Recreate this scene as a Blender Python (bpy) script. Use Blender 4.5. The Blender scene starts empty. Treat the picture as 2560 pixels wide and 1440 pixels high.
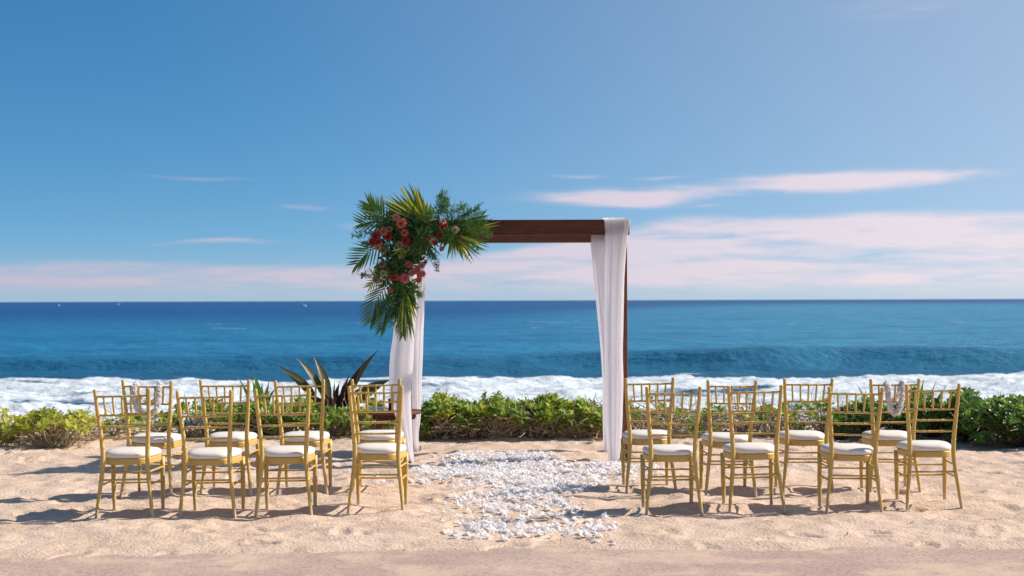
import bpy, math, random
import numpy as np
from mathutils import Vector, Matrix, Euler

R = math.radians
random.seed(7)
rng = np.random.default_rng(11)
scene = bpy.context.scene
COL = scene.collection

# ------------------------------------------------------------------ camera
CAM_Z = 1.6
FPX = 3556.0                       # focal length in photo pixels (50 mm lens)
cam_data = bpy.data.cameras.new('camera')
cam_data.lens = 50.0
cam_data.sensor_width = 36.0
cam_data.clip_start = 0.1
cam_data.clip_end = 60000
cam_data.dof.use_dof = True
cam_data.dof.focus_distance = 12.0
cam_data.dof.aperture_fstop = 3.2
cam = bpy.data.objects.new('camera', cam_data)
COL.objects.link(cam)
cam.matrix_world = (Matrix.Translation((0, 0, CAM_Z)) @ Matrix.Rotation(R(90.5), 4, 'X')
                    @ Matrix.Rotation(R(-0.18), 4, 'Z'))
scene.camera = cam

# ------------------------------------------------------------------ light
SUN_EL = 36.0
SUN_AZ = 79.0                      # degrees clockwise from +Y (into the scene): the sun stands to the right
scene.view_settings.view_transform = 'Standard'
scene.view_settings.look = 'None'
scene.view_settings.gamma = 1.0
scene.view_settings.exposure = 0.52
scene.view_settings.use_curve_mapping = False

sun_data = bpy.data.lights.new('sun', 'SUN')
sun_data.energy = 4.6
sun_data.angle = R(0.53)
sun_data.color = (1.0, 0.93, 0.83)
sun = bpy.data.objects.new('sun', sun_data)
COL.objects.link(sun)
to_sun = Vector((math.sin(R(SUN_AZ)) * math.cos(R(SUN_EL)), math.cos(R(SUN_AZ)) * math.cos(R(SUN_EL)), math.sin(R(SUN_EL))))
sun.rotation_euler = to_sun.to_track_quat('Z', 'Y').to_euler()
sun.location = (20, 5, 20)


class NT:
    """terse node-tree helper"""
    def __init__(self, tree):
        self.t = tree
        tree.nodes.clear()

    def n(self, typ, **kw):
        nd = self.t.nodes.new(typ)
        for k, v in kw.items():
            setattr(nd, k, v)
        return nd

    def put(self, sock, v):
        if isinstance(v, bpy.types.NodeSocket):
            self.t.links.new(v, sock)
        else:
            sock.default_value = v

    def m(self, op, a, b=0.0, c=0.0, clamp=False):
        nd = self.n('ShaderNodeMath', operation=op, use_clamp=clamp)
        self.put(nd.inputs[0], a)
        self.put(nd.inputs[1], b)
        self.put(nd.inputs[2], c)
        return nd.outputs[0]

    def step(self, v, lo, hi, o0=0.0, o1=1.0):
        nd = self.n('ShaderNodeMapRange', interpolation_type='SMOOTHSTEP')
        self.put(nd.inputs[0], v)
        self.put(nd.inputs[1], lo)
        self.put(nd.inputs[2], hi)
        self.put(nd.inputs[3], o0)
        self.put(nd.inputs[4], o1)
        return nd.outputs[0]

    def mix(self, f, a, b):
        nd = self.n('ShaderNodeMix', data_type='RGBA')
        self.put(nd.inputs[0], f)
        self.put(nd.inputs[6], a)
        self.put(nd.inputs[7], b)
        return nd.outputs[2]

    def xyz(self, x, y, z):
        nd = self.n('ShaderNodeCombineXYZ')
        for i, v in enumerate((x, y, z)):
            self.put(nd.inputs[i], v)
        return nd.outputs[0]

    def noise(self, vec, scale, detail=3.0, rough=0.5, dist=0.0):
        nd = self.n('ShaderNodeTexNoise')
        if vec is not None:
            self.put(nd.inputs['Vector'], vec)
        self.put(nd.inputs['Scale'], scale)
        self.put(nd.inputs['Detail'], detail)
        self.put(nd.inputs['Roughness'], rough)
        self.put(nd.inputs['Distortion'], dist)
        return nd.outputs[0]


def c4(r, g, b):
    return (r, g, b, 1.0)


def build_world():
    w = bpy.data.worlds.new('World')
    scene.world = w
    w.use_nodes = True
    t = NT(w.node_tree)
    sky = t.n('ShaderNodeTexSky', sky_type='NISHITA')
    sky.sun_disc = False
    sky.sun_elevation = R(SUN_EL)
    sky.sun_rotation = R(SUN_AZ)
    sky.altitude = 0.0
    sky.air_density = 1.0
    sky.dust_density = 1.6
    sky.ozone_density = 1.8
    tc = t.n('ShaderNodeTexCoord')
    sep = t.n('ShaderNodeSeparateXYZ')
    t.put(sep.inputs[0], tc.outputs['Generated'])
    az = t.m('ARCTAN2', sep.outputs[0], sep.outputs[1])
    el = t.m('ARCSINE', sep.outputs[2])
    # clear trade-wind air: the blue deepens fast above the horizon, all round
    zc = t.m('MAXIMUM', sep.outputs[2], 0.0)
    zz = t.m('ADD', 0.115, t.m('MULTIPLY', 0.885, t.m('SUBTRACT', 1.0, t.m('POWER', t.m('SUBTRACT', 1.0, zc), 2.1))))
    kk = t.m('SQRT', t.m('DIVIDE', t.m('SUBTRACT', 1.0001, t.m('MULTIPLY', zz, zz)), t.m('SUBTRACT', 1.0001, t.m('MULTIPLY', zc, zc))))
    t.put(sky.inputs[0], t.xyz(t.m('MULTIPLY', sep.outputs[0], kk), t.m('MULTIPLY', sep.outputs[1], kk), zz))
    # wind-drawn detail: noise stretched along the horizon
    n1 = t.noise(t.xyz(t.m('MULTIPLY', az, 7.0), t.m('MULTIPLY', el, 60.0), 1.7), 1.0, 6.0, 0.55, 0.4)
    n2 = t.noise(t.xyz(t.m('MULTIPLY', az, 22.0), t.m('MULTIPLY', el, 190.0), 4.2), 1.0, 5.0, 0.6, 0.3)
    wob = t.noise(t.xyz(t.m('MULTIPLY', az, 9.0), t.m('MULTIPLY', el, 20.0), 8.1), 1.0, 3.0, 0.5)
    elw = t.m('ADD', el, t.m('MULTIPLY', t.m('SUBTRACT', wob, 0.5), 0.016))
    nn = t.m('ADD', t.m('MULTIPLY', t.m('SUBTRACT', n1, 0.5), 1.1), t.m('MULTIPLY', t.m('SUBTRACT', n2, 0.5), 1.0))

    def streak(px, py, sx, sy, amp, slope=0.0):
        a, e = (px - 1280) / FPX, (751 - py) / FPX
        da = t.m('DIVIDE', t.m('SUBTRACT', az, a), sx / FPX)
        tgt = t.m('ADD', e, t.m('MULTIPLY', t.m('SUBTRACT', az, a), slope))
        de = t.m('DIVIDE', t.m('SUBTRACT', elw, tgt), sy / FPX)
        g = t.m('EXPONENT', t.m('MULTIPLY', t.m('ADD', t.m('MULTIPLY', da, da), t.m('MULTIPLY', de, de)), -1.0))
        return t.m('MULTIPLY', g, amp)
    streaks = [(1570, 487, 230, 20, 1.0, 0.03), (2050, 462, 220, 25, 1.15, 0.0), (1560, 508, 110, 14, 0.6, 0.0),
               (2330, 452, 190, 13, 0.6, 0.0), (1440, 437, 90, 5, 0.55, -0.03), (1660, 443, 70, 5, 0.5, 0.03),
               (550, 606, 160, 8, 0.6, 0.01), (755, 514, 80, 9, 0.5, -0.06), (530, 450, 170, 6, 0.42, 0.0),
               (880, 562, 45, 10, 0.5, 0.0), (1765, 515, 50, 5, 0.35, 0.0), (2300, 40, 260, 40, 0.32, 0.06)]
    M = None
    for s in streaks:
        g = streak(*s)
        M = g if M is None else t.m('ADD', M, g)
    # the long low bank on the horizon, all round, thicker and higher towards the sun's side
    top = t.m('ADD', t.step(az, -0.08, 0.14, 0.0265, 0.058), t.m('MULTIPLY', t.m('SUBTRACT', wob, 0.5), 0.012))
    bank_top = t.step(t.m('SUBTRACT', el, top), -0.006, 0.003, 1.0, 0.0)
    bank_low = t.step(el, 0.001, 0.017, 0.18, 1.0)
    bank = t.m('MULTIPLY', t.m('MULTIPLY', bank_top, bank_low), t.m('ADD', 0.80, t.m('MULTIPLY', nn, 1.9)))
    cover = t.m('ADD', t.step(t.m('ADD', M, t.m('MULTIPLY', nn, t.m('MINIMUM', t.m('MULTIPLY', M, 2.2), 1.05))), 0.06, 1.12), bank)
    cover = t.m('MINIMUM', t.m('MULTIPLY', t.m('MAXIMUM', cover, 0.0), 0.86), 0.80)
    hs = t.n('ShaderNodeHueSaturation')
    t.put(hs.inputs['Hue'], 0.491)
    t.put(hs.inputs['Saturation'], 1.42)
    t.put(hs.inputs['Value'], 1.06)
    t.put(hs.inputs['Color'], sky.outputs[0])
    hz = t.mix(t.step(el, 0.0, 0.05, 0.30, 0.0), hs.outputs[0], c4(3.0, 3.3, 4.2))
    # pale glow of the air around the sun
    dp = t.n('ShaderNodeVectorMath', operation='DOT_PRODUCT')
    t.put(dp.inputs[0], tc.outputs['Generated'])
    dp.inputs[1].default_value = tuple(to_sun)
    hz = t.mix(t.m('MULTIPLY', t.step(dp.outputs['Value'], 0.02, 0.95, 0.0, 0.8), t.step(el, 0.0, 0.6, 1.0, 0.25)), hz, c4(4.7, 4.7, 4.8))
    cloud = t.mix(t.step(az, -0.4, 0.4), c4(4.3, 3.65, 4.5), c4(6.5, 5.5, 5.8))
    col = t.mix(cover, hz, cloud)
    bg = t.n('ShaderNodeBackground')
    t.put(bg.inputs[0], col)
    bg.inputs[1].default_value = 0.1
    out = t.n('ShaderNodeOutputWorld')
    t.put(out.inputs[0], bg.outputs[0])


build_world()

# ------------------------------------------------------------------ helpers


def yh(px):
    return 755.0 - 8.0 * px / 2560.0


def P(px, py, d):
    """photo pixel + estimated distance -> point of the place (used to lay out what stands where)"""
    return Vector(((px - 1280) / FPX * d, d, CAM_Z + (yh(px) - py) / FPX * d))


def D(px, py, z=0.0):
    """distance at which the level z is seen at this pixel"""
    return FPX * (CAM_Z - z) / (py - yh(px))


_perm = rng.permutation(256)
_ang = rng.uniform(0, 2 * np.pi, 256)
_gx, _gy = np.cos(_ang), np.sin(_ang)


def perlin(x, y, seed=0):
    x = np.asarray(x, float) + seed * 17.31
    y = np.asarray(y, float) + seed * 9.77
    xi, yi = np.floor(x).astype(int), np.floor(y).astype(int)
    xf, yf = x - xi, y - yi

    def g(ix, iy, dx, dy):
        h = _perm[(_perm[ix & 255] + iy) & 255]
        return _gx[h] * dx + _gy[h] * dy
    u = xf * xf * xf * (xf * (xf * 6 - 15) + 10)
    v = yf * yf * yf * (yf * (yf * 6 - 15) + 10)
    a = g(xi, yi, xf, yf) * (1 - u) + g(xi + 1, yi, xf - 1, yf) * u
    b = g(xi, yi + 1, xf, yf - 1) * (1 - u) + g(xi + 1, yi + 1, xf - 1, yf - 1) * u
    return (a * (1 - v) + b * v) * 1.5


def fbm(x, y, oct=4, seed=0, gain=0.5):
    s, a = 0.0, 1.0
    for i in range(oct):
        s = s + a * perlin(x * 2 ** i, y * 2 ** i, seed + i)
        a *= gain
    return s


def sst(x, a, b):
    t = np.clip((x - a) / (b - a), 0, 1)
    return t * t * (3 - 2 * t)


def link(o, parent=None):
    COL.objects.link(o)
    if parent is not None:
        o.parent = parent
    return o


def tag(o, label=None, cat=None, group=None, kind=None):
    if label:
        o['label'] = label
    if cat:
        o['category'] = cat
    if group:
        o['group'] = group
    if kind:
        o['kind'] = kind
    return o


def empty(name, loc=(0, 0, 0), rz=0.0):
    o = bpy.data.objects.new(name, None)
    o.empty_display_size = 0.1
    o.location = loc
    o.rotation_euler = (0, 0, rz)
    return link(o)


class MB:
    def __init__(self):
        self.v, self.f = [], []

    def add(self, verts, faces):
        k = len(self.v)
        self.v.extend([tuple(p) for p in verts])
        self.f.extend([tuple(i + k for i in f) for f in faces])
        return self

    def tube(self, pts, radii, n=8, cap=True):
        pts = [Vector(p) for p in pts]
        m = len(pts)
        if not hasattr(radii, '__len__'):
            radii = [radii] * m
        up = None
        rings = []
        for i in range(m):
            d = (pts[min(i + 1, m - 1)] - pts[max(i - 1, 0)]).normalized()
            if up is None:
                ref = Vector((0, 0, 1)) if abs(d.z) < 0.9 else Vector((1, 0, 0))
                up = (ref - d * ref.dot(d)).normalized()
            else:
                up = (up - d * up.dot(d)).normalized()
            s = d.cross(up)
            rings.append([pts[i] + (up * math.cos(2 * math.pi * k / n) + s * math.sin(2 * math.pi * k / n)) * radii[i] for k in range(n)])
        vs = [p for r in rings for p in r]
        fs = []
        for i in range(m - 1):
            for k in range(n):
                a, b = i * n + k, i * n + (k + 1) % n
                fs.append((a, b, b + n, a + n))
        if cap:
            fs.append(tuple(range(n - 1, -1, -1)))
            fs.append(tuple((m - 1) * n + k for k in range(n)))
        return self.add(vs, fs)

    def box(self, c, s, bev=0.0):
        cx, cy, cz = c
        hx, hy, hz = s[0] / 2, s[1] / 2, s[2] / 2
        b = bev
        if b <= 0:
            vs = [(cx + i * hx, cy + j * hy, cz + k * hz) for k in (-1, 1) for j in (-1, 1) for i in (-1, 1)]
            return self.add(vs, [(0, 2, 3, 1), (4, 5, 7, 6), (0, 1, 5, 4), (2, 6, 7, 3), (0, 4, 6, 2), (1, 3, 7, 5)])
        vs, idx = [], {}
        for i in (-1, 1):
            for j in (-1, 1):
                for k in (-1, 1):
                    idx[i, j, k, 0] = len(vs); vs.append((cx + i * hx, cy + j * (hy - b), cz + k * (hz - b)))
                    idx[i, j, k, 1] = len(vs); vs.append((cx + i * (hx - b), cy + j * hy, cz + k * (hz - b)))
                    idx[i, j, k, 2] = len(vs); vs.append((cx + i * (hx - b), cy + j * (hy - b), cz + k * hz))
        fs = []
        q = [(-1, -1), (1, -1), (1, 1), (-1, 1)]
        for s_ in (-1, 1):
            fs.append(tuple(idx[s_, a, c_, 0] for a, c_ in (q if s_ > 0 else q[::-1])))
            fs.append(tuple(idx[a, s_, c_, 1] for a, c_ in (q[::-1] if s_ > 0 else q)))
            fs.append(tuple(idx[a, c_, s_, 2] for a, c_ in (q if s_ > 0 else q[::-1])))
        for a in (-1, 1):
            for c_ in (-1, 1):
                fs.append((idx[a, c_, -1, 0], idx[a, c_, 1, 0], idx[a, c_, 1, 1], idx[a, c_, -1, 1]))
                fs.append((idx[a, -1, c_, 0], idx[a, 1, c_, 0], idx[a, 1, c_, 2], idx[a, -1, c_, 2]))
                fs.append((idx[-1, a, c_, 1], idx[1, a, c_, 1], idx[1, a, c_, 2], idx[-1, a, c_, 2]))
                for k in (-1, 1):
                    fs.append((idx[a, c_, k, 0], idx[a, c_, k, 1], idx[a, c_, k, 2]))
        return self.add(vs, fs)

    def leaf(self, base, d, n, L, W, curl=0.0, fold=0.25, prof=None, seg=4):
        """blade from base along d; n = side facing up; curl bends it away from n"""
        d = Vector(d).normalized()
        n = Vector(n)
        n = n - d * n.dot(d)
        if n.length < 1e-5:
            n = d.orthogonal()
        n.normalize()
        s = d.cross(n)
        if prof is None:
            prof = (0.25, 0.9, 1.0, 0.7, 0.0)
        seg = len(prof) - 1
        p = Vector(base)
        vs, fs = [], []
        ang = 0.0
        for i in range(seg + 1):
            w = prof[i] * W / 2
            dd = d * math.cos(ang) - n * math.sin(ang)
            nn = n * math.cos(ang) + d * math.sin(ang)
            if i > 0:
                p = p + dd * (L / seg)
            lift = nn * (w * fold)
            vs += [p - s * w + lift, p, p + s * w + lift]
            ang += curl / seg
        for i in range(seg):
            a = i * 3
            fs += [(a, a + 1, a + 4, a + 3), (a + 1, a + 2, a + 5, a + 4)]
        return self.add(vs, fs)

    def mesh(self, name, mat=None, smooth=False, recalc=False):
        me = bpy.data.meshes.new(name)
        me.from_pydata(self.v, [], self.f)
        if recalc:
            import bmesh
            bm = bmesh.new(); bm.from_mesh(me)
            bmesh.ops.recalc_face_normals(bm, faces=bm.faces)
            bm.to_mesh(me); bm.free()
        if smooth:
            me.polygons.foreach_set('use_smooth', [True] * len(me.polygons))
        if mat:
            me.materials.append(mat)
        me.update()
        return me

    def build(self, name, mat, parent=None, smooth=False, recalc=False):
        return link(bpy.data.objects.new(name, self.mesh(name, mat, smooth, recalc)), parent)


def grid_mesh(name, X, Y, Z, mat):
    r, c = X.shape
    me = bpy.data.meshes.new(name)
    co = np.stack([X, Y, Z], -1).reshape(-1, 3).astype(np.float32)
    i = np.arange(r - 1)[:, None] * c + np.arange(c - 1)[None, :]
    quads = np.stack([i, i + 1, i + c + 1, i + c], -1).reshape(-1, 4)
    me.vertices.add(len(co))
    me.vertices.foreach_set('co', co.ravel())
    me.loops.add(quads.size)
    me.loops.foreach_set('vertex_index', quads.ravel().astype(np.int32))
    me.polygons.add(len(quads))
    me.polygons.foreach_set('loop_start', (np.arange(len(quads)) * 4).astype(np.int32))
    me.polygons.foreach_set('use_smooth', np.ones(len(quads), bool))
    me.update(calc_edges=True)
    me.materials.append(mat)
    return me


def mesh_copy(o, parent=None):
    c = o.copy()
    COL.objects.link(c)
    c.parent = parent
    return c


def copy_tree(o, parent=None):
    c = mesh_copy(o, parent)
    for ch in list(o.children):
        copy_tree(ch, c)
    return c


# ------------------------------------------------------------------ materials
def new_mat(name):
    m = bpy.data.materials.new(name)
    m.use_nodes = True
    return m, NT(m.node_tree)


def finish(t, shader):
    out = t.n('ShaderNodeOutputMaterial')
    t.put(out.inputs[0], shader)


def principled(t, col, rough=0.6, spec=0.5, metal=0.0, bump=None, bstr=0.3, bdist=0.01, coat=0.0):
    p = t.n('ShaderNodeBsdfPrincipled')
    t.put(p.inputs['Base Color'], col)
    t.put(p.inputs['Roughness'], rough)
    t.put(p.inputs['Specular IOR Level'], spec)
    t.put(p.inputs['Metallic'], metal)
    if coat:
        p.inputs['Coat Weight'].default_value = coat
        p.inputs['Coat Roughness'].default_value = 0.25
    if bump is not None:
        b = t.n('ShaderNodeBump')
        b.inputs['Strength'].default_value = bstr
        b.inputs['Distance'].default_value = bdist
        t.put(b.inputs['Height'], bump)
        t.put(p.inputs['Normal'], b.outputs[0])
    return p


def obj_coord(t):
    return t.n('ShaderNodeTexCoord').outputs['Object']


def mat_sand():
    m, t = new_mat('sand')
    co = obj_coord(t)
    a = t.noise(co, 1.3, 4, 0.6)
    b = t.noise(co, 14.0, 4, 0.6)
    f = t.noise(co, 75.0, 3, 0.7)
    col = t.mix(t.step(a, 0.3, 0.7), c4(0.61, 0.445, 0.330), c4(0.68, 0.505, 0.388))
    col = t.mix(t.step(b, 0.62, 0.80, 0.0, 0.35), col, c4(0.46, 0.31, 0.20))
    col = t.mix(t.step(f, 0.60, 0.76, 0.0, 0.28), col, c4(0.34, 0.23, 0.15))
    h = t.m('ADD', t.m('MULTIPLY', t.noise(co, 38.0, 5, 0.65), 1.0), t.m('MULTIPLY', f, 0.12))
    finish(t, principled(t, col, 0.95, 0.15, bump=h, bstr=0.65, bdist=0.03).outputs[0])
    return m


def mat_path():
    m, t = new_mat('path_surface')
    co = obj_coord(t)
    a = t.noise(co, 0.9, 4, 0.6)
    g = t.noise(co, 34.0, 3, 0.8)
    d = t.noise(co, 11.0, 4, 0.75)
    col = t.mix(t.step(a, 0.3, 0.7), c4(0.42, 0.295, 0.25), c4(0.52, 0.37, 0.30))
    col = t.mix(t.step(g, 0.52, 0.62, 0.0, 0.75), col, c4(0.22, 0.155, 0.13))
    col = t.mix(t.step(d, 0.50, 0.68, 0.0, 0.6), col, c4(0.30, 0.21, 0.17))
    sandy = t.noise(co, 2.2, 5, 0.65)
    col = t.mix(t.step(sandy, 0.46, 0.66, 0.0, 0.75), col, c4(0.60, 0.44, 0.32))
    finish(t, principled(t, col, 0.95, 0.15, bump=t.m('ADD', g, d), bstr=0.5, bdist=0.008).outputs[0])
    return m


def mat_sea():
    m, t = new_mat('sea_water')
    co = t.n('ShaderNodeTexCoord').outputs['Object']
    sep = t.n('ShaderNodeSeparateXYZ')
    t.put(sep.inputs[0], co)
    x, y = sep.outputs[0], sep.outputs[1]
    ly = t.m('LOGARITHM', t.m('MAXIMUM', y, 10.0), 2.718)      # swell bands keep their look with distance
    u = t.m('DIVIDE', x, y)
    patch = t.noise(t.xyz(t.m('MULTIPLY', x, 0.006), t.m('MULTIPLY', ly, 5.0), 0.0), 1.0, 4, 0.6)
    fine = t.noise(t.xyz(t.m('MULTIPLY', x, 0.07), t.m('MULTIPLY', ly, 48.0), 3.0), 1.0, 5, 0.68)
    # reef shelf: turquoise over sand, then the deep blue beyond it
    shelf = t.step(u, -0.08, 0.22)                              # the shallow shelf runs out farther on one side of the bay
    deep = t.step(t.m('SUBTRACT', t.m('ADD', ly, t.m('MULTIPLY', t.m('SUBTRACT', patch, 0.5), 1.2)), t.m('MULTIPLY', shelf, 1.5)), 5.2, 6.4)
    col = t.mix(t.step(patch, 0.35, 0.65), c4(0.014, 0.135, 0.28), c4(0.026, 0.190, 0.335))
    col = t.mix(t.m('MULTIPLY', shelf, 0.7), col, c4(0.05, 0.25, 0.375))  # shelf turquoise, made paler: sky reflection off the ripples is put into the colour
    col = t.mix(deep, col, c4(0.006, 0.066, 0.205))
    col = t.mix(t.step(fine, 0.46, 0.64, 0.0, 0.62), col, c4(0.012, 0.10, 0.22))  # dark streaks: light and shade of small ripples painted into the colour
    near = t.step(y, 84.0, 106.0, 1.0, 0.0)
    col = t.mix(t.m('MULTIPLY', near, 0.85), col, c4(0.018, 0.088, 0.165))  # inshore water darkened: the dim face of the swell is painted into its colour
    at = t.n('ShaderNodeAttribute', attribute_name='foam')
    foam_raw = at.outputs['Fac']
    fd = t.noise(t.xyz(t.m('MULTIPLY', x, 0.9), t.m('MULTIPLY', y, 2.0), 0.0), 1.0, 6, 0.65)
    foam = t.step(t.m('ADD', foam_raw, t.m('MULTIPLY', t.m('SUBTRACT', fd, 0.5), 0.9)), 0.36, 0.66)
    wcol = t.mix(t.noise(t.xyz(t.m('MULTIPLY', x, 0.5), y, 7.0), 1.0, 5, 0.6), c4(0.44, 0.53, 0.58), c4(0.72, 0.715, 0.73))
    w1 = t.noise(t.xyz(t.m('MULTIPLY', x, 0.25), t.m('MULTIPLY', y, 0.5), 0.0), 1.0, 5, 0.6)
    w2 = t.noise(t.xyz(t.m('MULTIPLY', x, 1.6), t.m('MULTIPLY', y, 3.2), 5.0), 1.0, 4, 0.6)
    b = t.n('ShaderNodeBump')
    b.inputs['Strength'].default_value = 0.8
    b.inputs['Distance'].default_value = 0.75
    t.put(b.inputs['Height'], t.m('ADD', w1, t.m('MULTIPLY', w2, 0.22)))
    # wave-roughened water: the tilted facets never mirror the sky fully, even near the horizon
    df = t.n('ShaderNodeBsdfDiffuse')
    t.put(df.inputs[0], t.mix(foam, col, wcol))
    t.put(df.inputs['Normal'], b.outputs[0])
    gl = t.n('ShaderNodeBsdfGlossy')
    gl.inputs['Roughness'].default_value = 0.2
    t.put(gl.inputs['Normal'], b.outputs[0])
    fr = t.n('ShaderNodeFresnel')
    fr.inputs[0].default_value = 1.33
    t.put(fr.inputs['Normal'], b.outputs[0])
    fac = t.m('MULTIPLY', t.m('MINIMUM', fr.outputs[0], 0.26), t.m('SUBTRACT', 1.0, foam))
    mx = t.n('ShaderNodeMixShader')
    t.put(mx.inputs[0], fac)
    t.put(mx.inputs[1], df.outputs[0])
    t.put(mx.inputs[2], gl.outputs[0])
    finish(t, mx.outputs[0])
    return m


def mat_gold():
    m, t = new_mat('gold_paint')
    co = obj_coord(t)
    a = t.noise(co, 9.0, 4, 0.6)
    s = t.noise(co, 90.0, 3, 0.6)
    col = t.mix(a, c4(0.53, 0.345, 0.082), c4(0.61, 0.42, 0.13))
    col = t.mix(t.step(s, 0.63, 0.74, 0.0, 0.4), col, c4(0.27, 0.15, 0.04))
    sep = t.n('ShaderNodeSeparateXYZ')
    t.put(sep.inputs[0], co)
    dust = t.step(t.m('ADD', sep.outputs[2], t.m('MULTIPLY', t.m('SUBTRACT', a, 0.5), 0.10)), 0.02, 0.09, 0.75, 0.0)
    col = t.mix(dust, col, c4(0.60, 0.44, 0.31))
    finish(t, principled(t, col, t.m('ADD', 0.40, t.m('MULTIPLY', a, 0.15)), 0.45, metal=0.12, bump=s, bstr=0.12, bdist=0.002).outputs[0])
    return m


def mat_cushion():
    m, t = new_mat('cushion_vinyl')
    co = obj_coord(t)
    a = t.noise(co, 6.0, 4, 0.6)
    col = t.mix(a, c4(0.72, 0.645, 0.57), c4(0.80, 0.73, 0.66))
    finish(t, principled(t, col, 0.55, 0.3, bump=t.noise(co, 9.0, 4, 0.5), bstr=0.2, bdist=0.01).outputs[0])
    return m


def mat_wood(name, c0, c1, c2):
    m, t = new_mat(name)
    co = obj_coord(t)
    mp = t.n('ShaderNodeMapping')
    mp.inputs['Scale'].default_value = (1.2, 9.0, 9.0)
    t.put(mp.inputs[0], co)
    a = t.noise(mp.outputs[0], 2.2, 6, 0.65, 1.2)
    g = t.noise(mp.outputs[0], 14.0, 3, 0.6)
    col = t.mix(t.step(a, 0.3, 0.7), c4(*c0), c4(*c1))
    col = t.mix(t.step(g, 0.55, 0.75, 0.0, 0.5), col, c4(*c2))
    finish(t, principled(t, col, 0.6, 0.25, bump=g, bstr=0.25, bdist=0.004).outputs[0])
    return m


def mat_cloth():
    m, t = new_mat('sheer_white_cloth')
    co = obj_coord(t)
    w = t.noise(co, 420.0, 2, 0.5)
    p = principled(t, c4(0.94, 0.92, 0.95), 0.85, 0.1, bump=w, bstr=0.1, bdist=0.001)
    tr = t.n('ShaderNodeBsdfTranslucent')
    tr.inputs[0].default_value = c4(0.97, 0.95, 0.98)
    mx = t.n('ShaderNodeMixShader')
    mx.inputs[0].default_value = 0.72
    t.put(mx.inputs[1], p.outputs[0])
    t.put(mx.inputs[2], tr.outputs[0])
    # open weave: some light passes straight through
    tp = t.n('ShaderNodeBsdfTransparent')
    m2 = t.n('ShaderNodeMixShader')
    m2.inputs[0].default_value = 0.11
    t.put(m2.inputs[1], mx.outputs[0])
    t.put(m2.inputs[2], tp.outputs[0])
    finish(t, m2.outputs[0])
    return m


def mat_leaf(name, c0, c1, c2, rough=0.42, trans=0.3, var=True, spec=0.4):
    m, t = new_mat(name)
    oi = t.n('ShaderNodeObjectInfo')
    gm = t.n('ShaderNodeNewGeometry')
    f = t.m('ADD', t.m('MULTIPLY', oi.outputs['Random'], 0.6 if var else 0.0), t.m('MULTIPLY', gm.outputs['Random Per Island'], 0.4 if var else 1.0))
    cr = t.n('ShaderNodeValToRGB')
    cr.color_ramp.elements[0].color = c4(*c0)
    cr.color_ramp.elements[1].color = c4(*c2)
    e = cr.color_ramp.elements.new(0.5)
    e.color = c4(*c1)
    t.put(cr.inputs[0], f)
    sp = t.noise(obj_coord(t), 30.0, 3, 0.6)
    col = t.mix(t.step(sp, 0.5, 0.8, 0.0, 0.3 if c1[0] < 0.6 else 0.04), cr.outputs[0], c4(c1[0] * 0.5, c1[1] * 0.5, c1[2] * 0.5))
    p = principled(t, col, rough, spec)
    tr = t.n('ShaderNodeBsdfTranslucent')
    t.put(tr.inputs[0], t.mix(0.45, col, c4(min(.95, c2[0] * 1.5), min(.95, c2[1] * 1.5), min(.95, c2[2] * 1.2))))
    mx = t.n('ShaderNodeMixShader')
    mx.inputs[0].default_value = trans
    t.put(mx.inputs[1], p.outputs[0])
    t.put(mx.inputs[2], tr.outputs[0])
    finish(t, mx.outputs[0])
    return m


def mat_plain(name, c0, c1=None, rough=0.7, spec=0.3, scale=20.0):
    m, t = new_mat(name)
    c1 = c1 or tuple(k * 0.7 for k in c0)
    a = t.noise(obj_coord(t), scale, 4, 0.6)
    gm = t.n('ShaderNodeNewGeometry')
    f = t.m('ADD', t.m('MULTIPLY', a, 0.5), t.m('MULTIPLY', gm.outputs['Random Per Island'], 0.5))
    finish(t, principled(t, t.mix(f, c4(*c0), c4(*c1)), rough, spec).outputs[0])
    return m


M_SAND, M_PATH, M_SEA = mat_sand(), mat_path(), mat_sea()
M_GOLD, M_CUSH, M_CLOTH = mat_gold(), mat_cushion(), mat_cloth()
M_WOOD = mat_wood('stained_wood', (0.075, 0.024, 0.012), (0.135, 0.046, 0.021), (0.04, 0.013, 0.007))
M_WOOD2 = mat_wood('stained_wood_light', (0.13, 0.048, 0.022), (0.19, 0.075, 0.034), (0.07, 0.024, 0.012))
M_NAU = mat_leaf('naupaka_leaf', (0.075, 0.165, 0.025), (0.20, 0.32, 0.045), (0.40, 0.45, 0.075), trans=0.45)
M_NAUY = mat_leaf('naupaka_leaf_yellow', (0.20, 0.30, 0.03), (0.40, 0.43, 0.055), (0.60, 0.53, 0.09), trans=0.45)
M_NAUD = mat_leaf('naupaka_leaf_dark', (0.045, 0.11, 0.022), (0.10, 0.21, 0.036), (0.25, 0.35, 0.06), rough=0.32, trans=0.4)
M_TWIG = mat_plain('twig_bark', (0.22, 0.15, 0.08), (0.55, 0.45, 0.31))
M_TWIGD = mat_plain('twig_bark_dark', (0.05, 0.03, 0.02), (0.16, 0.10, 0.06))
M_DRY = mat_plain('dry_leaf', (0.12, 0.06, 0.03), (0.46, 0.32, 0.19))
M_TI = mat_leaf('ti_leaf', (0.05, 0.040, 0.022), (0.065, 0.065, 0.024), (0.10, 0.10, 0.032), rough=0.45, trans=0.22)
M_TIR = mat_leaf('ti_leaf_maroon', (0.045, 0.014, 0.016), (0.075, 0.025, 0.022), (0.12, 0.05, 0.03), rough=0.35, trans=0.15)
M_SPEAR = mat_leaf('spear_leaf', (0.035, 0.10, 0.015), (0.06, 0.16, 0.022), (0.13, 0.23, 0.03), rough=0.35)
M_PALM = mat_leaf('palm_leaflet', (0.018, 0.075, 0.014), (0.05, 0.13, 0.02), (0.16, 0.24, 0.03), rough=0.35, trans=0.3)
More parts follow.
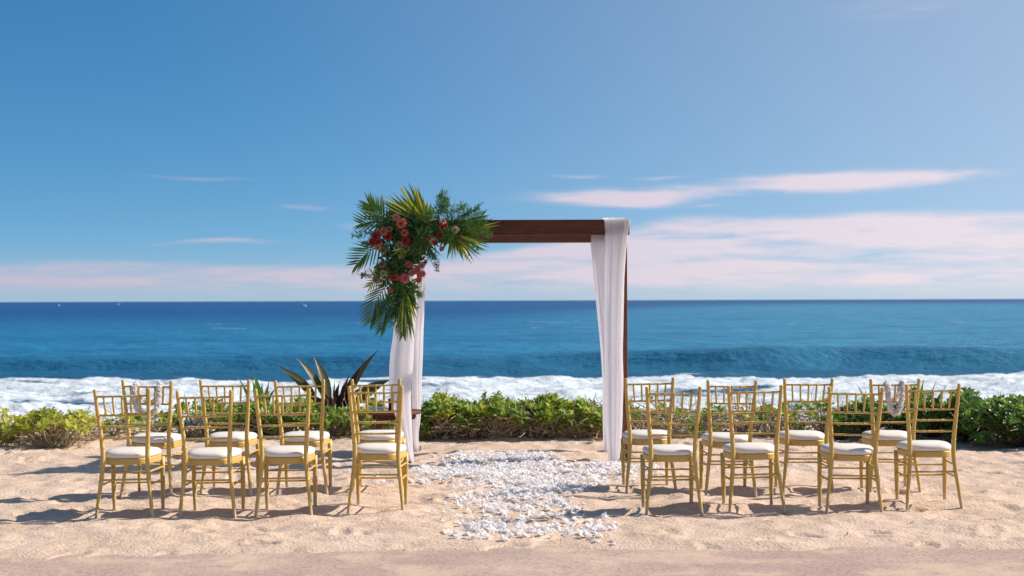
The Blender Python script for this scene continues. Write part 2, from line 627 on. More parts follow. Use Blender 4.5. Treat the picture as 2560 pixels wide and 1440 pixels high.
M_PALMY = mat_leaf('palm_leaflet_yellow', (0.08, 0.18, 0.016), (0.24, 0.30, 0.025), (0.48, 0.43, 0.04), rough=0.38, trans=0.35)
M_FERN = mat_leaf('fern_needle', (0.03, 0.12, 0.022), (0.07, 0.18, 0.035), (0.13, 0.25, 0.05), rough=0.6, trans=0.3)
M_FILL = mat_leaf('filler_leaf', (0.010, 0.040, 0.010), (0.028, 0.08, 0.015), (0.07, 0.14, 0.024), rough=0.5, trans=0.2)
M_CORAL = mat_plain('protea_coral', (0.42, 0.06, 0.035), (0.60, 0.19, 0.11), 0.6)
M_PINK = mat_plain('protea_pink', (0.52, 0.05, 0.06), (0.66, 0.17, 0.15), 0.6)
M_RED = mat_plain('protea_red', (0.22, 0.010, 0.012), (0.42, 0.04, 0.03), 0.6)
M_BLUSH = mat_plain('protea_blush', (0.38, 0.14, 0.11), (0.48, 0.26, 0.20), 0.6)
M_CREAM = mat_plain('protea_cream', (0.34, 0.27, 0.13), (0.50, 0.42, 0.27), 0.6)
M_BEIGE = mat_plain('dried_bloom', (0.20, 0.12, 0.06), (0.34, 0.24, 0.13), 0.8)
M_PETAL = mat_leaf('white_petal', (0.84, 0.82, 0.82), (0.88, 0.86, 0.87), (0.90, 0.89, 0.90), rough=0.6, trans=0.5, spec=0.2)
M_LEI = mat_leaf('lei_petal', (0.82, 0.76, 0.70), (0.86, 0.82, 0.78), (0.90, 0.87, 0.85), rough=0.6, trans=0.45, spec=0.2)
M_HULL = mat_plain('boat_white', (0.80, 0.80, 0.80), (0.75, 0.76, 0.78), 0.4)
M_GLASS = mat_plain('boat_window', (0.03, 0.04, 0.05), (0.05, 0.06, 0.08), 0.1)
M_NAPKIN = mat_plain('folded_cloth', (0.55, 0.56, 0.60), (0.68, 0.68, 0.72), 0.9)

# ------------------------------------------------------------------ sand
foot = []
for _ in range(420):
    x = rng.uniform(-5.5, 5.5)
    y = rng.uniform(8.9, 15.6)
    foot.append((x, y, rng.uniform(0, math.pi), rng.uniform(0.09, 0.15), rng.uniform(0.04, 0.065), rng.uniform(0.007, 0.022)))


def sand_h(X, Y):
    X = np.asarray(X, float)
    Y = np.asarray(Y, float)
    z = 0.026 * fbm(X / 0.95, Y / 0.8, 3, 1) + 0.015 * fbm(X / 0.27, Y / 0.24, 3, 5, 0.55)
    z = z * (0.55 + 0.45 * sst(Y, 8.6, 9.8))
    # soft berm under the shrubs, then the drop to the water
    z = z + 0.07 * sst(Y, 14.9, 16.3) * (0.6 + 0.6 * perlin(X / 1.7, Y / 3.0, 9))
    z = z - 2.35 * sst(Y, 17.3, 27.0) - 1.4 * sst(Y, 26.0, 46.0)
    # towards the path the sand thins out
    edge = 9.05 + 0.22 * sst(X, -3.2, -0.3) + 0.10 * perlin(X / 0.9, X * 0, 21) + 0.05 * perlin(X / 0.25, X * 0, 23)
    z = np.where(Y < 17, z + 0.022 - 0.075 * sst(edge - Y, -0.05, 0.45), z)
    return z


def sand_full(X, Y):
    z = sand_h(X, Y)
    for fx, fy, a, L, W, dp in foot:
        m = (np.abs(X - fx) < 0.4) & (np.abs(Y - fy) < 0.4)
        if not m.any():
            continue
        dx, dy = X[m] - fx, Y[m] - fy
        u = (dx * math.cos(a) + dy * math.sin(a)) / L
        v = (-dx * math.sin(a) + dy * math.cos(a)) / W
        q = u * u + v * v
        z[m] += -dp * np.exp(-q * q) + dp * 0.45 * np.exp(-((np.sqrt(q) - 1.45) / 0.35) ** 2)
    return z


def grow(a, b, s0, k):
    out, s = [a], s0
    sgn = 1 if b > a else -1
    while (b - out[-1]) * sgn > 0:
        s *= k
        out.append(out[-1] + sgn * s)
    return out[1:]


xs = np.array(sorted(grow(-5.4, -300, 0.03, 1.18)) + list(np.arange(-5.4, 5.4, 0.027)) + grow(5.4, 300, 0.03, 1.18))
ys = np.array(sorted(grow(8.4, -40, 0.03, 1.2)) + list(np.arange(8.4, 16.8, 0.027)) + grow(16.8, 60, 0.03, 1.06))
SX, SY = np.meshgrid(xs, ys)
sand = link(bpy.data.objects.new('sand', grid_mesh('sand', SX, SY, sand_full(SX, SY), M_SAND)))
tag(sand, 'pale golden beach sand with footprints and soft ripples', kind='structure')


def ground(x, y):
    return float(sand_h(np.array([x]), np.array([y]))[0])


def ground_full(x, y):
    return sand_full(np.asarray(x, float), np.asarray(y, float))


# the path along the beach, dusted with sand
px_ = np.array(sorted(grow(-6, -300, 0.1, 1.2)) + list(np.arange(-6, 6, 0.1)) + grow(6, 300, 0.1, 1.2))
py_ = np.array([-40, -10, 0] + list(np.arange(2.0, 9.9, 0.08)))
PX, PY = np.meshgrid(px_, py_)
PZ = 0.004 * fbm(PX / 0.7, PY / 0.7, 3, 40) - 0.10 * sst(PY, 9.35, 9.8)
path = link(bpy.data.objects.new('path', grid_mesh('path', PX, PY, PZ, M_PATH)))
tag(path, 'mauve grey path dusted with sand along the beach', kind='structure')

# ------------------------------------------------------------------ sea
SEA_Z = -3.0


def build_sea():
    t_in = np.linspace(-0.62, 0.62, 640)
    t_out = np.array(grow(0.62, 5.0, 0.01, 1.5))
    tt = np.concatenate([-t_out[::-1], t_in, t_out])
    d = [34.0]
    while d[-1] < 165:
        d.append(d[-1] * 1.0042)
    while d[-1] < 800:
        d.append(d[-1] * 1.011)
    while d[-1] < 45000:
        d.append(d[-1] * 1.2)
    d = np.array(d)
    T, Y = np.meshgrid(tt, d)
    X = T * Y
    h = np.zeros_like(X)
    # the wave about to break
    y0 = 95.5 + 2.5 * perlin(X / 45, X * 0, 3) + 1.5 * perlin(X / 12, X * 0, 4) - 0.02 * X
    A = 0.72 + 0.28 * perlin(X / 30, X * 0, 6) + 0.50 * sst(X, -8, 14)
    s = Y - y0
    h += np.maximum(A, 0.3) * np.where(s < 0, np.exp(-(s / 2.0) ** 2), np.exp(-(s / 12.0) ** 2))
    for yy, amp, wd, sd in ((150, 0.35, 10, 11), (192, 0.45, 14, 12), (250, 0.40, 16, 13), (330, 0.45, 20, 14)):
        c = yy + 9 * perlin(X / 90, X * 0, sd) - 0.06 * X
        h += amp * (0.7 + 0.9 * perlin(X / 50, X * 0, sd + 20)) * np.exp(-((Y - c) / wd) ** 2)
    fade = 1 - sst(Y, 300, 800)
    h += fade * (0.16 * fbm(X / 9, Y / 4.5, 3, 50) + 0.07 * fbm(X / 2.6, Y / 1.3, 2, 60) * (1 - sst(Y, 100, 220)))
    # broken white water rolling in
    ytop = 81.0 + 5.0 * sst(X, 2, 30) + 3.0 * perlin(X / 26, X * 0, 31) + 1.2 * perlin(X / 7, X * 0, 32)
    ybot = 51 + 4.0 * perlin(X / 20, X * 0, 33) + 1.5 * perlin(X / 6, X * 0, 34)
    band = sst(ytop - Y, -0.5, 2.5) * sst(Y - ybot, -2.0, 3.0)
    lump = fbm(X / 3.2, Y / 2.2, 5, 70, 0.58)
    h += band * (0.18 + 0.20 * lump) + 0.20 * np.exp(-((Y - ybot - 5) / 4.0) ** 2) * (0.8 + 0.4 * lump)
    streak = fbm(X / 16, Y / 2.4, 4, 80, 0.6)
    foam = band * (0.86 + 0.46 * streak + 0.12 * lump)
    # thin lace in the shallows and small crests behind the breakers
    lace = sst(fbm(X / 7, Y / 1.6, 4, 90), 0.10, 0.55) * sst(ybot - Y, -2, 4) * 0.62
    crest = sst(fbm(X / 22, Y / 2.0, 3, 95), 0.30, 0.75) * sst(90 - Y, 0, 4) * sst(Y - ytop, 0, 3) * 0.7
    cap = sst(fbm(X / 20, Y / 5, 4, 110, 0.6), 0.62, 1.0) * sst(Y, 150, 185) * (1 - sst(Y, 300, 420)) * 0.52
    foam = np.clip(np.maximum.reduce([foam, lace, crest, cap]), 0, 1)
    me = grid_mesh('sea', X, Y, SEA_Z + h, M_SEA)
    at = me.attributes.new('foam', 'FLOAT', 'POINT')
    at.data.foreach_set('value', foam.ravel().astype(np.float32))
    o = link(bpy.data.objects.new('sea', me))
    tag(o, 'blue ocean with a swell and broken white surf', kind='structure')


build_sea()

# ------------------------------------------------------------------ chairs


def spline(ctrl, n):
    """smooth (Catmull-Rom) sampling of control points"""
    c = [Vector(p) for p in ctrl]
    c = [c[0] * 2 - c[1]] + c + [c[-1] * 2 - c[-2]]
    out = []
    m = len(c) - 3
    for i in range(n + 1):
        u = i / n * m
        k = min(int(u), m - 1)
        f = u - k
        p0, p1, p2, p3 = c[k:k + 4]
        out.append(0.5 * ((2 * p1) + (p2 - p0) * f + (2 * p0 - 5 * p1 + 4 * p2 - p3) * f * f + (3 * p1 - p0 - 3 * p2 + p3) * f ** 3))
    return out


def bamboo(pts, rad, nodes, bulge=1.22, n=10, w=0.004):
    """tube along pts with turned rings at arc fractions `nodes`"""
    L = [0.0]
    for a, b in zip(pts[:-1], pts[1:]):
        L.append(L[-1] + (b - a).length)
    tot = L[-1]
    stops = set(L)
    for nd in nodes:
        c = nd * tot
        for o in (-w * 1.6, -w * 0.8, 0, w * 0.8, w * 1.6):
            if 0 < c + o < tot:
                stops.add(c + o)
    out, rr = [], []
    for s in sorted(stops):
        k = max(0, min(len(L) - 2, int(np.searchsorted(L, s, side='right')) - 1))
        f = (s - L[k]) / max(L[k + 1] - L[k], 1e-9)
        out.append(pts[k].lerp(pts[k + 1], f))
        r = rad(s / tot) if callable(rad) else rad
        for nd in nodes:
            q = (s - nd * tot) / w
            r *= 1 + (bulge - 1) * math.exp(-q * q)
        rr.append(r)
    return MB().tube(out, rr, n)


def rear_ctrl(s):
    return [(s * .206, -.232, -.03), (s * .188, -.206, .14), (s * .169, -.184, .31), (s * .162, -.176, .42), (s * .165, -.180, .52),
            (s * .176, -.200, .66), (s * .187, -.226, .80), (s * .195, -.250, .928)]


def rear_at(s, z):
    c = spline(rear_ctrl(s), 60)
    return min(c, key=lambda p: abs(p.z - z)).copy()


def front_at(s, z):
    f = z / 0.40
    return Vector((s * (.183 + .004 * f), .205 - .012 * f, z))


def seat_outline(scale, n=44):
    pts = []
    for i in range(n):
        a = 2 * math.pi * i / n
        ca, sa = math.cos(a), math.sin(a)
        e = 2 / 3.4
        x = math.copysign(abs(ca) ** e, ca)
        y = math.copysign(abs(sa) ** e, sa)
        hw = .188 + .024 * y
        pts.append((x * hw * scale, .018 + y * .200 * scale))
    return pts


def loft(rings, mat, name, parent, smooth=True):
    mb = MB()
    n = len(rings[0])
    vs = [p for r in rings for p in r]
    fs = []
    for i in range(len(rings) - 1):
        for k in range(n):
            a, b = i * n + k, i * n + (k + 1) % n
            fs.append((a, b, b + n, a + n))
    fs.append(tuple(range(n - 1, -1, -1)))
    fs.append(tuple((len(rings) - 1) * n + k for k in range(n)))
    mb.add(vs, fs)
    return mb.build(name, mat, parent, smooth=smooth)


def make_chair():
    c = empty('chiavari_chair')
    for s in (-1, 1):
        pts = spline(rear_ctrl(s), 34)

        def rad(u):
            if u < .45:
                return .0115 + .0062 * (u / .45)
            return .0177 - .0046 * ((u - .45) / .55)
        pts.append(pts[-1] + Vector((0, -.001, .006)))
        mb = bamboo(pts, rad, [.12, .30, .56, .655, .75, .84, .955], 1.16)
        o = mb.build('rear_leg', M_GOLD, c, smooth=True)
    for s in (-1, 1):
        pts = [front_at(s, z) for z in (-.03, .06, .15, .24, .32, .40)]
        mb = bamboo(pts, lambda u: .0115 + .006 * min(u / .5, 1), [.25, .55, .8], 1.14)
        mb.build('front_leg', M_GOLD, c, smooth=True)
    for i, z in enumerate((.878, .737, .655, .573)):
        a, b = rear_at(-1, z), rear_at(1, z)
        bow = -.018
        pts = [a.lerp(b, k / 8) + Vector((0, bow * math.sin(math.pi * k / 8), 0)) for k in range(9)]
        nodes = [.16, .32, .5, .68, .84] if i == 0 else [.3, .42, .7]
        bamboo(pts, .0078, nodes, 1.3, 8, .003).build('top_rail' if i == 0 else 'back_rail', M_GOLD, c, smooth=True)
    for k in range(5):
        f = (k + 1) / 6
        a = rear_at(-1, .737).lerp(rear_at(1, .737), f) + Vector((0, -.018 * math.sin(math.pi * f), 0))
        g = .5 + (f - .5) * 1.04
        b = rear_at(-1, .878).lerp(rear_at(1, .878), g) + Vector((0, -.018 * math.sin(math.pi * f), 0))
        pts = [a.lerp(b, q / 6) for q in range(7)]
        bamboo(pts, lambda u: .0062 + .0022 * math.sin(math.pi * u), [.35], 1.2, 8, .003).build('spindle', M_GOLD, c, smooth=True)
    o1, o2 = seat_outline(1.0), seat_outline(0.985)
    rings = [[(x, y, .378) for x, y in o2], [(x, y, .384) for x, y in o1], [(x, y, .418) for x, y in o1], [(x, y, .424) for x, y in o2]]
    loft(rings, M_GOLD, 'seat_frame', c, smooth=False)
    rings = []
    for sc, z in ((.94, .4245), (.985, .428), (1.01, .440), (1.005, .452), (.965, .464), (.88, .4725), (.72, .479), (.45, .483), (.15, .4845)):
        rings.append([(x, y, z) for x, y in seat_outline(sc)])
    loft(rings, M_CUSH, 'seat_cushion', c)

    def rung(a, b, name='stretcher'):
        pts = [a.lerp(b, k / 6) for k in range(7)]
        bamboo(pts, .0070, [.3, .7], 1.3, 8, .003).build(name, M_GOLD, c, smooth=True)
    rung(rear_at(-1, .272), rear_at(1, .272))
    rung(front_at(-1, .285), front_at(1, .285))
    rung(front_at(-1, .205), front_at(1, .205))
    for s in (-1, 1):
        rung(rear_at(s, .322), front_at(s, .322))
        rung(rear_at(s, .228), front_at(s, .228))
    return c


ROW_B, ROW_F = 'row farther from the arch', 'row nearer the arch'
SIDE_A, SIDE_B = 'flower-cluster side', 'bare-beam side'
# (rear-leg pixels left, right, rear-leg base row, turn in degrees, label)
chair_spots = [
    (238, 381, 1304, 1.0, f'gold chair farthest from the aisle, {ROW_B}, {SIDE_A}'),
    (445, 588, 1301, 0.0, f'gold chair third from the aisle, {ROW_B}, {SIDE_A}'),
    (637, 778, 1297, 1.5, f'gold chair second from the aisle, {ROW_B}, {SIDE_A}'),
    (869, 1007, 1291, -1.0, f'gold chair at the aisle end of the {ROW_B}, {SIDE_A}'),
    (1613, 1754, 1295, 0.5, f'gold chair at the aisle end of the {ROW_B}, {SIDE_B}'),
    (1822, 1960, 1289, 0.0, f'gold chair second from the aisle, {ROW_B}, {SIDE_B}'),
    (2064, 2203, 1286, -2.5, f'gold chair third from the aisle, {ROW_B}, {SIDE_B}'),
    (2264, 2403, 1280, -3.0, f'gold chair farthest from the aisle, {ROW_B}, {SIDE_B}'),
    (299, 429, 1253, -2.0, f'gold chair draped with a white lei on the {SIDE_A}'),
    (499, 628, 1246, 0.0, f'gold chair third from the aisle, {ROW_F}, {SIDE_A}'),
    (691, 817, 1243, 1.0, f'gold chair second from the aisle, {ROW_F}, {SIDE_A}'),
    (879, 1005, 1239, 0.0, f'gold chair at the aisle end of the {ROW_F}, {SIDE_A}'),
    (1563, 1690, 1238, 1.0, f'gold chair at the aisle end of the {ROW_F}, {SIDE_B}'),
    (1763, 1887, 1241, 0.0, f'gold chair second from the aisle, {ROW_F}, {SIDE_B}'),
    (1957, 2080, 1237, 0.0, f'gold chair third from the aisle, {ROW_F}, {SIDE_B}'),
    (2173, 2299, 1237, -2.0, f'gold chair draped with a white lei on the {SIDE_B}'),
]
chair0 = make_chair()
chairs = []
for i, (xl, xr, yb, turn, lab) in enumerate(chair_spots):
    c = chair0 if i == 0 else copy_tree(chair0)
    pxm = (xl + xr) / 2
    d = D(pxm, yb)
    a = R(turn)
    base = Vector(((pxm - 1280) / FPX * d, d, 0))
    loc = base + Vector((math.sin(a) * -.232 * -1 * -1, .232 * math.cos(a), 0))
    legs = [(-.2, -.23), (.2, -.23), (-.18, .2), (.18, .2)]
    z = np.mean([ground(loc.x + lx, loc.y + ly) for lx, ly in legs])
    c.location = (loc.x, loc.y, z)
    c.rotation_euler = (R(random.uniform(-.8, .8)), R(random.uniform(-1.1, 1.1)), a)
    tag(c, lab, 'chair', 'gold ceremony chairs')
    chairs.append(c)

# ------------------------------------------------------------------ blossoms


def blossom_mb(seed, size=0.034, petals=6):
    r = random.Random(seed)
    mb = MB()
    for k in range(petals):
        a = 2 * math.pi * k / petals + r.uniform(-.25, .25)
        up = r.uniform(-.05, 0.4)
        d = Vector((math.cos(a), math.sin(a), up))
        mb.leaf((0, 0, 0.004), d, (0, 0, 1), size * r.uniform(.85, 1.2), size * r.uniform(.5, .75),
                curl=r.uniform(-.7, .9), fold=r.uniform(-.1, .5), prof=(.2, .85, 1.0, .3))
    mb.leaf((0, 0, .004), (r.uniform(-.3, .3), r.uniform(-.3, .3), 1), (1, 0, 0), size * .5, size * .4, curl=.9, fold=.6, prof=(.5, 1, .6, .1))
    return mb


def lei(chair, strands, label):
    """garland hung over the top rail of a chair: U on the outer side, short fall behind"""
    root = empty('flower_lei')
    xl, xr, zb = strands
    zt = .905
    yb = -.285
    ctrl = [(xl, -.245, zt), (xl, yb, zt - .03), (xl + .003, yb + .004, zt - .10), (xl + .02, yb + .012, zb + .06), ((xl + xr) / 2, yb + .018, zb + .005),
            (xr - .02, yb + .012, zb + .06), (xr - .003, yb + .004, zt - .10), (xr, yb, zt - .03), (xr, -.245, zt), (xr - .006, -.205, zt - .06),
            ((xl + xr) / 2, -.185, zt - .16), (xl + .006, -.205, zt - .06), (xl, -.245, zt)]
    pts = spline(ctrl, 96)
    strg = MB().tube(pts, .0035, 5).build('string', M_LEI, root)
    variants = [blossom_mb(900 + k, .022, 7).mesh('blossom', M_LEI) for k in range(4)]
    for i, p in enumerate(pts[:-1]):
        tdir = (pts[i + 1] - p).normalized()
        for q in range(3):
            off = tdir.orthogonal().normalized()
            off.rotate(Matrix.Rotation(random.uniform(0, 6.28), 3, tdir))
            o = bpy.data.objects.new('blossom', variants[(i + q) % 4])
            link(o, root)
            o.location = p + off * random.uniform(.002, .012)
            o.rotation_euler = (off * .8 + tdir * random.uniform(-.4, .4)).to_track_quat('Z', 'Y').to_euler()
            o.scale = [random.uniform(.85, 1.15)] * 3
    root.location = chair.location
    root.rotation_euler = chair.rotation_euler
    tag(root, label, 'lei', 'white leis on chair backs')


lei(chairs[8], (-.088, .105, .655), 'white flower lei spread wide over a chair back on the flower-cluster side')
lei(chairs[15], (-.066, .056, .650), 'white flower lei with narrow strands over a chair back on the bare-beam side')

# ------------------------------------------------------------------ wedding arch: four posts, front and rear beams
DF, DB = 14.08, 15.08
PXL, PXR = -1.04, 1.094
arch = empty('wedding_arch', (0, (DF + DB) / 2, 0))
tag(arch, 'dark stained wooden four-post ceremony arch standing on the sand', 'arch')


def apart(name, c, s, mat, bev=.004):
    o = MB().box((0, 0, 0), s, bev).build(name, mat, arch)
    o.location = (c[0], c[1] - (DF + DB) / 2, c[2])
    return o


def apost(x, y):
    o = MB().box((0, 0, 0), (2.42, .088, .088), .004).build('post', M_WOOD2, arch)
    o.rotation_euler = (0, R(90), 0)
    o.location = (x, y - (DF + DB) / 2, 1.035)
    f = MB().box((0, 0, 0), (.24, .13, .045), .004).build('foot', M_WOOD, arch)
    f.rotation_euler = (0, 0, R(90))
    f.location = (x, y - (DF + DB) / 2, ground(x, y) + .02)


for x in (PXL, PXR):
    for y in (DF, DB):
        apost(x, y)
xm = (PXL + PXR) / 2
apart('front_beam', (xm, DF - .066, 2.318), (PXR - PXL + .13, .042, .152), M_WOOD)
apart('rear_beam', (xm, DB - .066, 2.300), (PXR - PXL + .13, .042, .175), M_WOOD2)
apart('rear_beam_backing', (xm, DB + .066, 2.300), (PXR - PXL + .13, .042, .175), M_WOOD)
for x in (PXL, PXR):
    o = apart('side_beam', (x + (-.066 if x > 0 else .066), (DF + DB) / 2, 2.30), (DB - DF + .18, .042, .14), M_WOOD)
    o.rotation_euler = (0, 0, R(90))


def drape(rows, d, label, ydep, seed):
    """pleated column of cloth; rows: (photo row, left px, right px, centre offset in depth, depth)"""
    r = random.Random(seed)
    zs = [(P(1280, yp, d).z + (yh((xl + xr) / 2) - yh(1280)) / FPX * d, (xl - 1280) / FPX * d, (xr - 1280) / FPX * d, yo, dp) for yp, xl, xr, yo, dp in rows]
    zs.sort(key=lambda q: -q[0])
    NZ, NT_ = 110, 132
    arr = np.array(zs)
    key = np.array([i for i in range(len(zs))], float)
    zz = np.linspace(arr[0, 0], arr[-1, 0], NZ)
    xl = np.interp(-zz, -arr[:, 0], arr[:, 1])
    xr = np.interp(-zz, -arr[:, 0], arr[:, 2])
    yo = np.interp(-zz, -arr[:, 0], arr[:, 3])
    dp = np.interp(-zz, -arr[:, 0], arr[:, 4])
    k = np.ones(9) / 9
    for a in (xl, xr, yo, dp):
        pad = np.concatenate([np.full(4, a[0]), a, np.full(4, a[-1])])
        a[:] = np.convolve(pad, k, 'valid')
    th = np.linspace(0, 2 * np.pi, NT_, endpoint=False)
    waves = [(r.randint(5, 8), r.uniform(0, 6), r.uniform(-.5, .5), .42), (r.randint(9, 13), r.uniform(0, 6), r.uniform(-.9, .9), .22),
             (r.randint(17, 23), r.uniform(0, 6), r.uniform(-1.3, 1.3), .06)]
    TH, ZZ = np.meshgrid(th, zz)
    fall = (zz[0] - ZZ)
    fold = sum(a * np.sin(n * TH + ph + tw * fall * 1.6) for n, ph, tw, a in waves)
    fold = fold + 0.5 * perlin(TH * 1.1, ZZ * 3.0, seed)
    grow_ = 0.35 + 0.65 * sst(fall, 0.12, 0.7)
    amp = .012 * grow_
    cx, hw = ((xl + xr) / 2)[:, None], ((xr - xl) / 2)[:, None]
    e = 0.75
    cxs, sns = np.sign(np.cos(TH)) * np.abs(np.cos(TH)) ** e, np.sign(np.sin(TH)) * np.abs(np.sin(TH)) ** e
    X = cx + cxs * (hw - .010) + np.cos(TH) * fold * amp * .5
    Y = d + yo[:, None] + sns * dp[:, None] / 2 + np.sin(TH) * fold * amp
    Z = ZZ.copy()
    Z[-1] += .02 * np.sin(3 * th + seed)
    Z[0] += .006 * np.abs(np.sin(6 * th + seed))
    mb = MB()
    vs = np.stack([X, Y, Z], -1).reshape(-1, 3).tolist()
    fs = []
    for i in range(NZ - 1):
        for j in range(NT_):
            a, b = i * NT_ + j, i * NT_ + (j + 1) % NT_
            fs.append((a, b, b + NT_, a + NT_))
    fs.append(tuple(range(NT_)))
    mb.add(vs, fs)
    o = mb.build('drape', M_CLOTH, None, smooth=True)
    tag(o, label, 'drape', 'white arch drapes')


BF = -.066
drape([(547, 1503, 1579, BF + .02, .15), (580, 1508, 1574, BF + .02, .15), (612, 1511, 1567, -.085, .12), (700, 1508, 1561, -.10, .10), (870, 1507, 1556, -.10, .09),
       (960, 1507, 1557, -.10, .10), (1060, 1508, 1555, -.10, .10), (1118, 1511, 1550, -.10, .10), (1152, 1518, 1545, -.11, .09)], DF,
      'long white drape over the bare end of the front beam, front post', 0, 3)
drape([(571, 1466, 1548, BF + .06, .19), (605, 1474, 1543, -.06, .16), (745, 1486, 1540, -.10, .10), (870, 1498, 1540, -.10, .10), (950, 1502, 1536, -.10, .09),
       (1060, 1503, 1535, -.10, .09), (1127, 1504, 1530, -.11, .09)], DB,
      'white drape on the rear post behind the bare end of the front beam', 0, 5)
drape([(547, 972, 1048, BF + .02, .15), (590, 978, 1044, BF + .02, .14), (640, 984, 1046, -.10, .11), (760, 986, 1046, -.10, .10), (830, 984, 1040, -.10, .10), (900, 974, 1036, -.11, .10),
       (975, 972, 1031, -.11, .10), (1035, 988, 1031, -.11, .10), (1085, 1001, 1034, -.10, .09), (1120, 1010, 1034, -.10, .08), (1153, 1022, 1041, -.10, .07)], DF,
      'white drape gathered below the flower cluster on the front post', 0, 8)
drape([(571, 1000, 1074, BF + .06, .19), (605, 1004, 1071, -.06, .15), (660, 1006, 1068, -.10, .11), (830, 1012, 1062, -.10, .10), (950, 1016, 1058, -.10, .10), (1040, 1026, 1055, -.10, .09),
       (1090, 1031, 1047, -.10, .08), (1127, 1032, 1053, -.10, .08)], DB,
      'white drape on the rear post behind the flower cluster', 0, 13)

# ------------------------------------------------------------------ side table with a folded cloth and a dark box, inside the arch
tb = P(985, 1140, 14.62)
table = empty('side_table', (tb.x, 14.62, ground(tb.x, 14.62)))
tag(table, 'small octagonal reddish wooden table behind the drape under the flowers', 'table')
TH_ = .455


def octa(r, z0, z1, mat, name, parent, bev=.006):
    ring = lambda rr, z: [(rr * math.cos(math.pi / 8 + k * math.pi / 4), rr * math.sin(math.pi / 8 + k * math.pi / 4), z) for k in range(8)]
    return loft([ring(r - bev, z0), ring(r, z0 + bev), ring(r, z1 - bev), ring(r - bev, z1)], mat, name, parent, smooth=False)


octa(.295, TH_ - .032, TH_, M_WOOD2, 'table_top', table)
octa(.235, TH_ - .085, TH_ - .034, M_WOOD, 'apron', table)
for sx in (-1, 1):
    for sy in (-1, 1):
        MB().tube([(sx * .15, sy * .15, TH_ - .05), (sx * .175, sy * .175, -.02)], [.021, .016], 8).build('leg', M_WOOD2, table)
for sy in (-1, 1):
    MB().box((0, sy * .167, .10), (.33, .03, .035), .003).build('stretcher', M_WOOD2, table)
cl = MB().box((0, 0, .012), (.19, .15, .022), .008).box((.012, .01, .0305), (.15, .12, .013), .005).build('folded_cloth', M_NAPKIN)
cl.location = (tb.x - .16, 14.55, table.location.z + TH_ + .001)
cl.rotation_euler = (0, 0, R(12))
tag(cl, 'pale grey folded cloth lying on the small octagonal table', 'cloth')
bx = empty('wooden_box', (tb.x + .045, 14.68, table.location.z + TH_ + .001), R(-4))
MB().box((0, 0, .05), (.20, .14, .10), .003).build('box_body', M_WOOD, bx)
MB().box((0, 0, .108), (.21, .15, .014), .003).build('lid', M_WOOD2, bx)
tag(bx, 'dark wooden box standing on the small octagonal table', 'box')

# ------------------------------------------------------------------ flower cluster on the arch corner
FD = 13.86
fl = empty('flower_arrangement', (-1.04, DF - .1, 2.3))
tag(fl, 'tropical arrangement of palm leaves, ferns and red proteas on the arch corner', 'flowers')
FLI = Matrix.Translation(fl.location).inverted()


def F(px, py, dd=0.0):
    return FLI @ P(px, py, FD + dd)


def fmesh(mb, name, mat, parent=None, smooth=False):
    o = mb.build(name, mat, parent or fl, smooth)
    return o


PALM_PROF = (.35, .85, 1.0, .8, .45, .02)


def pinnate(base, tip, sag, npair, L, W, mat, twist=0.0, spread=1.0, seed=0):
    """feather palm frond: stem with leaflets on both sides"""
    r = random.Random(seed)
    b, t_ = F(*base), F(*tip)
    mid = (b + t_) / 2 + Vector((sag[0], random.uniform(-.05, .02), sag[1])) / 254
    pts = spline([b, mid, t_], 12)
    stem = fmesh(MB().tube(pts, [.006 - .0004 * i for i in range(13)], 6), 'palm_frond', M_PALM, smooth=True)
    ax = (t_ - b).normalized()
    view = Vector((0, -1, 0))
    for k in range(npair):
        f = .12 + .88 * (k + .5) / npair
        p = pts[min(12, int(f * 12))].lerp(pts[min(12, int(f * 12) + 1)], f * 12 % 1)
        for s in (-1, 1):
            side = ax.cross(view).normalized() * s
            ang = R(58 - 38 * f) * spread
            dirn = ax * math.cos(ang) + side * math.sin(ang) + view * r.uniform(-.05, .45) * math.cos(twist)
            l = L * (.65 + .5 * math.sin(math.pi * min(f * .9 + .08, 1))) * r.uniform(.85, 1.1)
            nrm = view + side * r.uniform(-.5, .5)
            fmesh(MB().leaf(p, dirn, nrm, l, W * r.uniform(.85, 1.15), curl=r.uniform(.05, .45), fold=.3, prof=PALM_PROF), 'leaflet', mat, stem)
    return stem


def fan(base, tips, W, mat, seed=0):
    """fan palm: blades spreading from one hub"""
    r = random.Random(seed)
    b = F(*base)
    first = None
    hub = fmesh(MB().tube([b + Vector((0, .05, -.02)), b], [.008, .006], 6), 'palm_fan', M_PALM, smooth=True)
    for tx, ty in tips:
        e = F(tx, ty, base[2] + r.uniform(-.16, .06))
        d = e - b
        o = fmesh(MB().leaf(b, d, Vector((r.uniform(-.6, .6), -1, r.uniform(-.1, .6))), d.length, W * r.uniform(.8, 1.2), curl=r.uniform(-.1, .25), fold=.35, prof=PALM_PROF),
                  'leaflet', mat if r.random() < .7 else M_PALM, hub)


